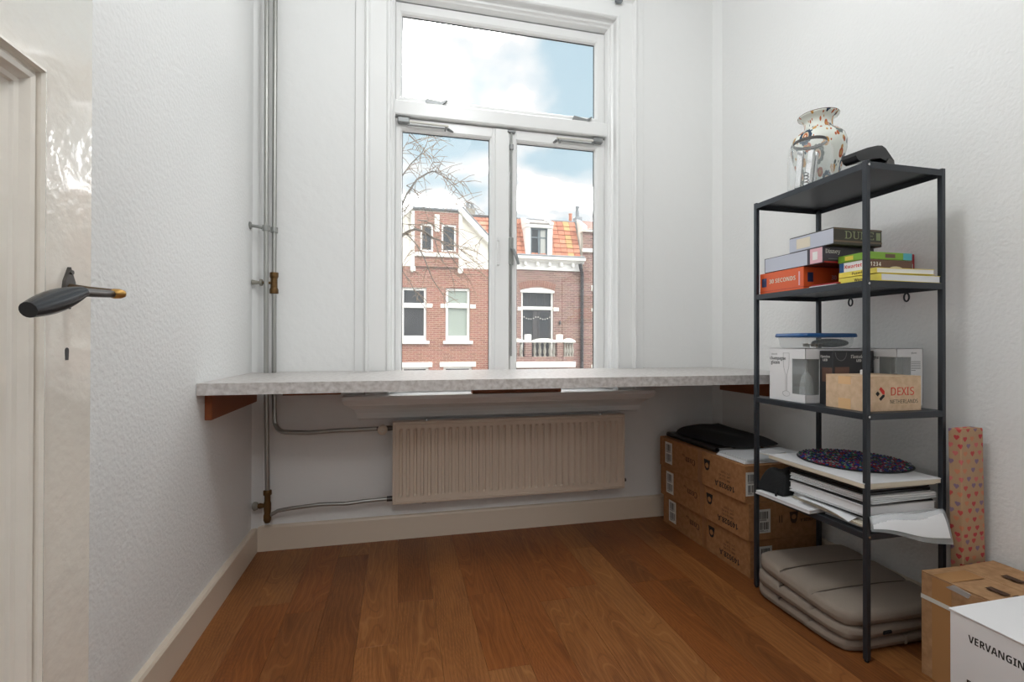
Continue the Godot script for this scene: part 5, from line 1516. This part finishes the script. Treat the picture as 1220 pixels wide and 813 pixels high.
	put("closing_flap", bx(v3(-hx, 0.1081, -hz), v3(hx, 0.1100, -0.001), 0.0005), M.pale_carton, t)
	put("closing_flap", bx(v3(-hx, 0.1081, 0.001), v3(hx, 0.1105, hz), 0.0005), M.pale_carton, t)
	slip("tape", 0.045, 0.026, on_left(v3(-hx, 0.094, -0.004)), M.parcel_tape_pale, t)
	slip("tape", 0.045, 0.034, on_left(v3(-hx, 0.018, -0.004)), M.parcel_tape_pale, t)
	put("paper_scrap", bx(v3(-0.052, 0.1106, 0.0), v3(-0.036, 0.128, 0.006), 0.003), M.paper_white, t)
	# lidded glass dish with a few small things inside
	var d := thing("food_container", "clear glass food dish with a bright blue lid", "container", v3(2.180, y + 0.1965, 0.960))
	var s := Shape.new()
	var out := func(k: float, hh: float) -> Array:
		var r := []
		for i in 24:
			var a := TAU * i / 24.0
			var c := cos(a); var sn := sin(a)
			r.append(v3(signf(c) * pow(absf(c), 0.35) * (0.118 * k), hh, signf(sn) * pow(absf(sn), 0.35) * (0.080 * k)))
		return r
	var layers := [out.call(0.86, 0.0005), out.call(0.93, 0.010), out.call(0.98, 0.044)]
	for li in 2:
		for i in 24:
			var e := (i + 1) % 24
			s.face([layers[li][i], layers[li][e], layers[li + 1][e], layers[li + 1][i]], layers[li][i])
	s.face(layers[0], Vector3.DOWN)
	put("dish", s, M.clear_glass, d)
	s = Shape.new()
	var rims := [out.call(1.0, 0.040), out.call(1.05, 0.041), out.call(1.06, 0.046), out.call(1.03, 0.0545)]
	for li in 3:
		for i in 24:
			var e := (i + 1) % 24
			s.face([rims[li][i], rims[li][e], rims[li + 1][e], rims[li + 1][i]], rims[li][i] + Vector3.UP * 0.02)
	s.face(rims[3], Vector3.UP)
	s.face(out.call(1.0, 0.0445), Vector3.DOWN)
	put("lid", s, M.lid_blue, d)
	var gc := thing("spectacle_case", "grey rounded case lying in the lidded glass dish", "case", v3(2.215, y + 0.199, 0.990), -0.5)
	s = Shape.new()
	s.ball(v3(0, 0.017, 0), v3(0.062, 0.0165, 0.024), 18, 12)
	put("shell", s, M.grey_case, gc)
	put("seam", lt([Vector2(0.0, 0.0165), Vector2(0.95, 0.0165), Vector2(0.985, 0.0172), Vector2(0.95, 0.018), Vector2(0.0, 0.018)], Vector3.ZERO, 24, Basis.from_scale(v3(0.064, 1.0, 0.0247)), true), M.old_iron, gc)
	for i in 3:
		var w := thing("wire_coil", ["small pale coiled cord lying in the lidded glass dish", "small brass coiled wire lying in the lidded glass dish", "small black coiled cord lying in the lidded glass dish"][i], "cord", v3(2.115 + i * 0.028, y + 0.1985, 0.985 + 0.006 * i), 0.0, "cords in the glass dish")
		var cp := []
		for k in 26: cp.append(v3(0.009 * cos(k * 0.75), 0.003 + k * 0.00045, 0.012 * sin(k * 0.75)))
		put("wire", tb(cp, 0.0018, 5), [M.weathered_stone, M.brass_dull, M.old_iron][i], w)

func build_paper_shelf() -> void:
	var y := LEVELS[3]
	# flat things piled on the lowest shelf: height, thickness, x range, z range, turn, material, name, label, category
	var pile := [
		[0.0006, 0.013, 2.000, 2.205, 0.862, 1.100, 0.05, "paper_white", "paper_stack", "white paper block sticking out past the left edge of the shelf", "paper"],
		[0.0006, 0.012, 2.065, 2.330, 1.112, 1.262, 0.0, "paper_grey", "magazine", "grey magazine lowest under the plastic sleeve", "magazine"],
		[0.0145, 0.007, 2.050, 2.330, 0.985, 1.275, -0.06, "paper_cream", "envelope", "cream envelope low in the paper pile", "envelope"],
		[0.0222, 0.013, 2.070, 2.335, 0.972, 1.270, 0.03, "paper_white", "paper_stack", "thick ream of white sheets in the lower paper pile", "paper"],
		[0.0358, 0.006, 2.062, 2.330, 0.960, 1.262, -0.02, "black_plastic", "document_folder", "thin black folder between the white sheets", "folder"],
		[0.0424, 0.005, 2.050, 2.332, 0.975, 1.280, 0.05, "paper_grey", "document_folder", "pale grey folder under the thick white book", "folder"],
		[0.0480, 0.026, 2.056, 2.334, 0.968, 1.268, 0.0, "white_board", "photo_book", "thick white bound book in the middle of the pile", "book"],
		[0.0746, 0.010, 2.066, 2.330, 0.962, 1.262, -0.03, "charcoal_card", "document_folder", "charcoal folder lying on the thick white book", "folder"],
		[0.0852, 0.008, 2.056, 2.330, 0.972, 1.276, 0.04, "paper_grey", "document_folder", "pale grey folder over the charcoal one", "folder"],
		[0.0938, 0.010, 2.060, 2.334, 0.966, 1.270, 0.0, "paper_white", "magazine", "white magazine under the upper black sleeve", "magazine"],
		[0.1044, 0.022, 2.068, 2.330, 0.955, 1.255, 0.02, "black_plastic", "laptop_sleeve", "black laptop sleeve under the white boards", "sleeve"],
	]
	for e in pile:
		var t := thing(e[8], e[9], e[10], v3((e[2] + e[3]) / 2, y + e[0], (e[4] + e[5]) / 2), e[6])
		var hx: float = (e[3] - e[2]) / 2; var hz: float = (e[5] - e[4]) / 2
		if e[8] in ["paper_stack", "magazine", "envelope"]:
			var n := 3
			for k in n: put("sheet", bx(v3(-hx + 0.003 * (k % 2), e[1] * k / n, -hz + 0.002 * k), v3(hx - 0.002 * k, e[1] * (k + 0.93) / n, hz - 0.004 * (k % 2)), 0.0004), M[e[7]], t)
		elif e[8] == "photo_book":
			put("pages", bx(v3(-hx + 0.003, 0.002, -hz + 0.003), v3(hx - 0.003, e[1] - 0.002, hz - 0.003)), M.paper_white, t)
			put("cover", bx(v3(-hx, e[1] - 0.002, -hz), v3(hx, e[1], hz), 0.0005), M[e[7]], t)
			put("cover", bx(v3(-hx, 0, -hz), v3(hx, 0.002, hz), 0.0005), M[e[7]], t)
		else:
			put("cover", bx(v3(-hx, 0, -hz), v3(hx, e[1] * 0.42, hz), 0.0008), M[e[7]], t)
			put("cover", bx(v3(-hx + 0.002, e[1] * 0.5, -hz), v3(hx, e[1], hz - 0.003), 0.0008), M[e[7]], t)
	# white boards on top of the pile
	for e in [[0.1270, 0.009, 2.060, 2.335, 0.905, 1.268, 0.0, "lower white picture board with a bare wooden edge"], [0.1364, 0.015, 2.038, 2.336, 0.884, 1.282, -0.02, "top white picture board under the sequin mat"]]:
		var t := thing("picture_board", e[7], "board", v3((e[2] + e[3]) / 2, y + e[0], (e[4] + e[5]) / 2), e[6], "white boards on the paper pile")
		var hx: float = (e[3] - e[2]) / 2; var hz: float = (e[5] - e[4]) / 2
		put("face", bx(v3(-hx, e[1] - 0.003, -hz), v3(hx, e[1], hz), 0.0006), M.white_board, t)
		put("stretcher", bx(v3(-hx + 0.001, 0, -hz + 0.001), v3(hx - 0.001, e[1] - 0.003, hz - 0.001)), M.paper_cream, t)
	# round sequin mat
	var pm := thing("sequin_mat", "round dark mat covered in red, blue and silver sequins", "mat", v3(2.262, y + 0.1520, 1.040))
	put("backing", lt([Vector2(0, 0), Vector2(0.172, 0), Vector2(0.176, 0.002), Vector2(0.172, 0.0045), Vector2(0, 0.005)], Vector3.ZERO, 48), M.black_cloth, pm)
	var bead := SphereMesh.new()
	bead.radius = 0.0042; bead.height = 0.0060; bead.radial_segments = 8; bead.rings = 4
	var mm := MultiMesh.new()
	mm.transform_format = MultiMesh.TRANSFORM_3D
	mm.use_colors = true
	mm.mesh = bead
	mm.instance_count = 900
	var inks := [Color(0.30, 0.015, 0.03), Color(0.02, 0.03, 0.30), Color(0.02, 0.02, 0.03), Color(0.30, 0.30, 0.34), Color(0.02, 0.02, 0.05), Color(0.22, 0.04, 0.10), Color(0.05, 0.20, 0.12), Color(0.02, 0.03, 0.12)]
	for i in 900:
		var a := i * 2.39996
		var r := 0.170 * sqrt((i + 0.5) / 900.0)
		mm.set_instance_transform(i, Transform3D(Basis.IDENTITY, v3(r * cos(a), 0.006, r * sin(a))))
		mm.set_instance_color(i, inks[rng.randi() % inks.size()])
	var mi := MultiMeshInstance3D.new()
	mi.name = "sequins"
	mi.multimesh = mm
	var bm := mat("sequin", Color.WHITE, 0.2)
	bm.vertex_color_use_as_albedo = true
	mi.material_override = bm
	mi.set_meta("kind", "stuff")
	pm.add_child(mi)
	# black cloth pouch at the far end of the pile
	var bag := thing("cloth_pouch", "black cloth pouch slumped at the far end of the paper shelf", "pouch", v3(2.112, y + 0.0145, 0.900), 0.15)
	var s := Shape.new()
	s.sheet(func(u: float, v: float) -> Vector3:
		var a := (u - 0.5) * 2.0; var b := (v - 0.5) * 2.0
		var e := maxf(absf(a), absf(b))
		var hh := 0.070 * (1.0 - pow(e, 5.0)) + 0.010 * sin(a * 5.0 + b * 3.0) * (1.0 - e)
		return v3(a * 0.094, 0.006 + hh + 0.026 * (a * -0.5 + 0.4) * (1.0 - e), b * 0.056), 24, 24, Vector3.UP)
	put("body", s, M.black_cloth, bag)
	put("underside", bx(v3(-0.092, 0.0, -0.054), v3(0.092, 0.007, 0.054), 0.003), M.black_cloth, bag)
	put("strap", tb([v3(-0.09, 0.02, 0.03), v3(-0.104, 0.012, 0.034), v3(-0.106, -0.006, 0.036), v3(-0.104, -0.016, 0.036)], 0.004, 6), M.black_cloth, bag)
	# plastic sleeve with sheets in it, sliding over the front edge
	var sl := thing("plastic_sleeve", "clear plastic sleeve with white sheets drooping over the shelf edge", "sleeve", v3(2.178, y + 0.020, 1.29), 0.0)
	for e in [["sleeve", "clear_film", 0.0, 0.012, 0.155], ["sheet", "paper_white", -0.002, 0.022, 0.118]]:
		s = Shape.new()
		var fn := func(u: float, v: float) -> Vector3:
			var x := lerpf(-0.145 + e[3], 0.155 - e[3], u)
			var drop: float = v * v * (0.034 + 0.060 * u) * (e[4] / 0.155)
			return v3(x - 0.025 * v + 0.012 * u, 0.034 - drop + 0.004 * sin(u * 7.0) + e[2], lerpf(-0.004, 0.024 + 0.022 * u, v) + e[2] * 0.6)
		s.sheet(fn, 20, 10, v3(0, 0.3, 1))
		put(e[0], s, M[e[1]], sl)
	# long white sheet curling out on the left
	var cs := thing("loose_sheet", "loose white sheet curling out of the pile", "paper", v3(2.06, y + 0.030, 1.12))
	s = Shape.new()
	s.sheet(func(u: float, v: float) -> Vector3: return v3(lerpf(-0.030, 0.02, u), 0.004 + 0.014 * v * v * (1.0 - u) - 0.030 * (1.0 - u) * v * v * v, lerpf(-0.09, 0.11, v)), 8, 12, Vector3.UP)
	put("sheet", s, M.paper_white, cs)

func mat_cushion(called: String, label: String, at: Vector3, turn: float, far_h: float, near_h: float, lift_far: float, plump := 0.0) -> Node3D:
	var t := thing(called, label, "seat mat", at, turn, "folded seat mats under the shelving")
	var hx := 0.212; var hz := 0.208
	for side in [1.0, -1.0]:
		var s := Shape.new()
		s.sheet(func(u: float, v: float) -> Vector3:
			var a := (u - 0.5) * 2.0; var b := (v - 0.5) * 2.0
			a = signf(a) * (1.0 - pow(1.0 - absf(a), 1.6)); b = signf(b) * (1.0 - pow(1.0 - absf(b), 1.3))
			var e := maxf(absf(a), absf(b))
			var k := 1.0 if e < 0.90 else sqrt(maxf(0.0, 1.0 - pow((e - 0.90) / 0.10, 2.0)))
			var th := lerpf(far_h, near_h, (b + 1.0) / 2)
			var low := lerpf(lift_far, 0.0, (b + 1.0) / 2)
			var hh: float = low + th * (0.5 + side * 0.5 * k)
			if side > 0.0:
				hh += plump * (1.0 - e * e)
				for sb in [-0.36, 0.34]: hh -= 0.016 * exp(-absf(b - sb) / 0.026) * (1.0 if e < 0.97 else 0.3)
			return v3(a * hx * (1.0 - 0.11 * pow(absf(b), 7.0)), hh, b * hz * (1.0 - 0.11 * pow(absf(a), 7.0))), 30, 120 if side > 0.0 else 40, v3(0, side, 0))
		put("cover" if side > 0 else "underside", s, M.mat_fabric, t)
	# stitched seams across the top
	for sb in [-0.36, 0.34]:
		var pts := []
		for i in 15:
			var a := lerpf(-0.955, 0.955, i / 14.0)
			var edge := 1.0 if absf(a) < 0.90 else sqrt(maxf(0.0, 1.0 - pow((absf(a) - 0.90) / 0.10, 2.0)))
			var w: float = (sb + 1.0) / 2
			var top: float = lerpf(lift_far, 0.0, w) + lerpf(far_h, near_h, w) * (0.5 + 0.5 * edge) + plump * (1.0 - maxf(a * a, sb * sb)) - 0.0085
			pts.append(v3(a * hx, top + 0.0005, sb * hz))
		put("seam", tb(pts, 0.0028, 6), M.seam_thread, t)
	return t

func build_floor_things() -> void:
	# ---- three long cartons, lying upside down in a stack
	var low := 0.0
	var off := [[2.066, 0.752, 0.0], [2.050, 0.756, 0.012], [2.043, 0.752, -0.004]]
	for k in 3:
		var c := crate(v3(off[k][0], low, off[k][1] - 0.664), v3(off[k][0] + 0.345, low + 0.154, off[k][1]), "shipping_carton", ["long brown shipping carton at the bottom of the stack on the floor", "long brown shipping carton in the middle of the stack", "long brown shipping carton on top of the stack, under the black binder"][k], "carton", M.brown_carton, "stacked long cartons", off[k][2])
		var hx: float = c.get_meta("hx"); var hz: float = c.get_meta("hz")
		put("tape", bx(v3(-hx - 0.0008, -0.0 + 0.001, 0.012), v3(-hx - 0.0002, 0.1535, 0.046)), M.brown_tape, c)
		put("tape", bx(v3(-0.03, 0.154, -hz), v3(0.03, 0.1545, hz)), M.brown_tape, c)
		var f := on_left(v3(-hx, 0.0, 0.0))
		slip("label", 0.066, 0.112, on_left(v3(-hx - 0.0001, 0.080, -hz + 0.088)), M.label_a, c)
		words("149028.A", 0.024, on_left(v3(-hx, 0.036, 0.205), true), M.black_ink, c, "Droid Sans", 700, 0.95)
		words("NW: 12.5 KG", 0.009, on_left(v3(-hx, 0.062, 0.205), true), M.brown_ink, c, "Droid Sans", 400, 1.1)
		words("GW: 13.8 KG", 0.009, on_left(v3(-hx, 0.078, 0.205), true), M.brown_ink, c, "Droid Sans", 400, 1.1)
		words("QTY: 1 SET", 0.009, on_left(v3(-hx, 0.094, 0.213), true), M.brown_ink, c, "Droid Sans", 400, 1.1)
		# handle-with-care shield
		put("shield_print", pr([Vector2(-0.022, 0.026), Vector2(0.022, 0.026), Vector2(0.022, 0.020), Vector2(0.016, -0.012), Vector2(0.008, -0.022), Vector2(-0.008, -0.022), Vector2(-0.016, -0.012), Vector2(-0.022, 0.020)], on_left(v3(-hx, 0.096, 0.082)), 0.0005), M.black_ink, c)
		put("shield_print", pr(range(12).map(func(i): return Vector2(cos(TAU * i / 12.0), sin(TAU * i / 12.0)) * 0.012), on_left(v3(-hx - 0.0005, 0.096, 0.082)), 0.0004), M.carton_print, c)
		words("Com", 0.030, on_left(v3(-hx, 0.082, -0.050), true), M.brown_ink, c, "Droid Serif", 700, 0.9)
		words("the", 0.012, on_left(v3(-hx, 0.100, -0.108), true), M.brown_ink, c, "Droid Serif", 400, 1.2)
		slip("label", 0.062, 0.098, on_front(v3(-hx + (0.036 if k == 2 else 0.076), 0.078, hz + 0.0001)), M.label_b, c)
		for x in [0.0, 0.012]: slip("mark_print", 0.004, 0.030, on_front(v3(-0.020 + x, 0.080, hz)), M.brown_ink, c)
		put("shield_print", pr([Vector2(-0.022, 0.026), Vector2(0.022, 0.026), Vector2(0.016, -0.012), Vector2(0.008, -0.022), Vector2(-0.008, -0.022), Vector2(-0.016, -0.012)], on_front(v3(0.052, 0.080, hz)), 0.0005), M.brown_ink, c)
		put("shield_print", pr(range(12).map(func(i): return Vector2(cos(TAU * i / 12.0), sin(TAU * i / 12.0)) * 0.011), on_front(v3(0.052, 0.084, hz + 0.0005)), 0.0004), M.carton_print, c)
		words("149028.A", 0.014, on_front(v3(0.125, 0.068, hz), true), M.brown_ink, c, "Droid Sans", 700)
		low += 0.1555
	low += 0.0006
	# things lying on the cartons
	var b := thing("ring_binder", "glossy black ring binder lying on the top carton", "binder", v3(2.205, low, 0.318), 0.0)
	put("cover", bx(v3(-0.125, 0, -0.205), v3(0.125, 0.003, 0.205), 0.001), M.black_plastic, b)
	put("cover", bx(v3(-0.125, 0.021, -0.205), v3(0.125, 0.024, 0.205), 0.001), M.black_plastic, b)
	put("spine", lt([Vector2(0.012, -0.205), Vector2(0.012, 0.205)], v3(-0.125, 0.012, 0.0), 16, Basis(v3(1, 0, 0), v3(0, 0, 1), v3(0, -1, 0))), M.black_plastic, b)
	put("pages", bx(v3(-0.11, 0.004, -0.195), v3(0.118, 0.020, 0.195)), M.paper_grey, b)
	var bag := thing("carry_bag", "limp black cloth bag heaped on the binder", "bag", v3(2.255, low + 0.0242, 0.340), 0.1)
	var s := Shape.new()
	s.sheet(func(u: float, v: float) -> Vector3:
		var a := (u - 0.5) * 2.0; var c := (v - 0.5) * 2.0
		var e := maxf(absf(a), absf(c))
		var hh := 0.058 * (1.0 - pow(e, 4.0)) * (0.75 - 0.30 * c) + 0.006 * sin(a * 6.0 - c * 4.0) * (1.0 - e)
		return v3(a * 0.150 * (1.0 - 0.1 * pow(absf(c), 5.0)), 0.003 + hh, c * 0.225 * (1.0 - 0.1 * pow(absf(a), 5.0))), 24, 30, Vector3.UP)
	put("body", s, M.black_cloth, bag)
	put("underside", bx(v3(-0.13, 0, -0.20), v3(0.13, 0.003, 0.20)), M.black_cloth, bag)
	var ps := thing("paper_stack", "grey papers stacked at the near end of the top carton", "paper", v3(2.228, low, 0.635), 0.0)
	for k in 4: put("sheet", bx(v3(-0.172 + 0.006 * k, 0.0045 * k, -0.085), v3(0.170, 0.0045 * k + 0.004, 0.098 - 0.004 * (k % 2)), 0.0006), [M.paper_white, M.paper_white, M.paper_grey, M.paper_grey][k], ps)
	var nb := thing("notebook", "small cream notebook lying on the grey papers", "notebook", v3(2.262, low + 0.0182, 0.645), 0.35)
	put("cover", bx(v3(-0.055, 0, -0.04), v3(0.055, 0.002, 0.04), 0.0005), M.paper_cream, nb)
	put("pages", bx(v3(-0.053, 0.002, -0.038), v3(0.053, 0.007, 0.038), 0.0005), M.paper_white, nb)

	# ---- three folded mats under the shelving
	var m1 := mat_cushion("seat_mat", "taupe folded seat mat lying on the floor, lowest of three", v3(2.212, 0.001, 1.040), 0.0, 0.050, 0.040, 0.0)
	var m2 := mat_cushion("seat_mat", "taupe folded seat mat with a black strap, middle of three", v3(2.206, 0.0415, 1.046), 0.02, 0.052, 0.042, 0.0102)
	mat_cushion("seat_mat", "taupe folded seat mat with two seams, topmost of three", v3(2.210, 0.0840, 1.050), -0.015, 0.054, 0.044, 0.0208, 0.008)
	put("strap", bx(v3(-0.075, 0.014, 0.201), v3(-0.040, 0.026, 0.2115), 0.003), M.black_cloth, m2)
	put("strap", bx(v3(0.02, 0.006, 0.200), v3(0.032, 0.036, 0.2095), 0.003), M.mat_edge, m1)

	# ---- gift-wrapped flat box against the wall
	var hb := thing("wrapped_box", "tall flat box wrapped in kraft paper with red hearts", "gift box", v3(2.402, 0, 1.316))
	s = Shape.new()
	s.box(v3(-0.046, 0.001, -0.018), v3(0.046, 0.705, 0.018), 0.002)
	for i in s.t.size():
		s.t[i] = Vector2(s.v[i].x / 0.092 + 0.5 + s.v[i].z / 0.092, 1.0 - s.v[i].y / 0.37)
	var wrap := put("wrapping", s, M.heart_paper, hb)
	hb.rotation.z = 0.022
	hb.position.y = 0.001
	put("folded_end", pr([Vector2(-0.044, 0), Vector2(0.044, 0), Vector2(0.012, 0.016), Vector2(-0.012, 0.016)], Transform3D(Basis(v3(1, 0, 0), v3(0, 0, -1), v3(0, 1, 0)), v3(0, 0.705, 0.017)), 0.001), M.cardboard, hb)

	# ---- brown carton and white carton in the near corner
	var c := crate(v3(2.158, 0, 1.352), v3(2.444, 0.296, 1.606), "parcel_carton", "brown carton with taped flaps and a white strap below the wrapped box", "carton", M.cardboard)
	var hx: float = c.get_meta("hx"); var hz: float = c.get_meta("hz")
	for sgn in [-1.0, 1.0]:
		var fl := Shape.new()
		var tilt := Transform3D(Basis(v3(0, 0, 1), -0.025 * sgn), v3(hx * sgn, 0.2965, 0))
		fl.box(v3(0.0 if sgn < 0 else -hx + 0.001, 0, -hz), v3(hx - 0.001 if sgn < 0 else 0.0, 0.004, hz), 0.0008, Transform3D(Basis(v3(0, 0, 1), 0.022 * -sgn * -1.0), v3(hx * sgn, 0.2968, 0)))
		put("flap", fl, M.cardboard, c)
	put("tape", bx(v3(-hx - 0.0008, 0.0, -hz + 0.030), v3(-hx - 0.0002, 0.296, -hz + 0.080)), M.parcel_tape, c)
	put("tape", bx(v3(-hx + 0.002, 0.3012, -hz + 0.030), v3(-0.020, 0.3018, -hz + 0.080)), M.parcel_tape, c)
	put("strap", bx(v3(-hx - 0.0018, 0.222, -hz), v3(-hx - 0.0009, 0.234, hz)), M.white_plastic, c)
	for e in [[-0.075, 0.02], [-0.060, 0.07], [0.05, -0.02], [0.062, 0.045]]:
		put("stamp_print", bx(v3(e[0] - 0.011, 0.3036, e[1] - 0.024), v3(e[0] + 0.011, 0.3040, e[1] + 0.020)), M.brown_ink, c)
	put("torn_tape", pr([Vector2(-0.03, -0.006), Vector2(0.025, -0.010), Vector2(0.032, 0.004), Vector2(-0.01, 0.010)], Transform3D(Basis(v3(0, 0, 1), v3(0, 1, 0), v3(-1, 0, 0)), v3(-hx - 0.001, 0.290, -0.03)), 0.002), M.clear_film, c)
	c = crate(v3(1.857, 0, 1.634), v3(2.175, 0.374, 2.02), "white_carton", "large white carton with black capital lettering on its side", "carton", M.white_board)
	hx = c.get_meta("hx"); hz = c.get_meta("hz")
	put("lid", bx(v3(-hx - 0.002, 0.3745, -hz - 0.002), v3(hx, 0.378, hz), 0.001), M.white_board, c)
	put("lid_core", bx(v3(-hx - 0.0005, 0.3735, -hz - 0.0005), v3(hx, 0.3747, hz)), M.board_edge, c)
	words("VERVANGING", 0.0155, on_left(v3(-hx, 0.331, -0.102)), M.black_ink, c, "Droid Sans", 700, 0.80)
	words("D", 0.0165, on_left(v3(-hx, 0.232, -0.154)), M.black_ink, c, "Droid Sans", 700, 1.0)
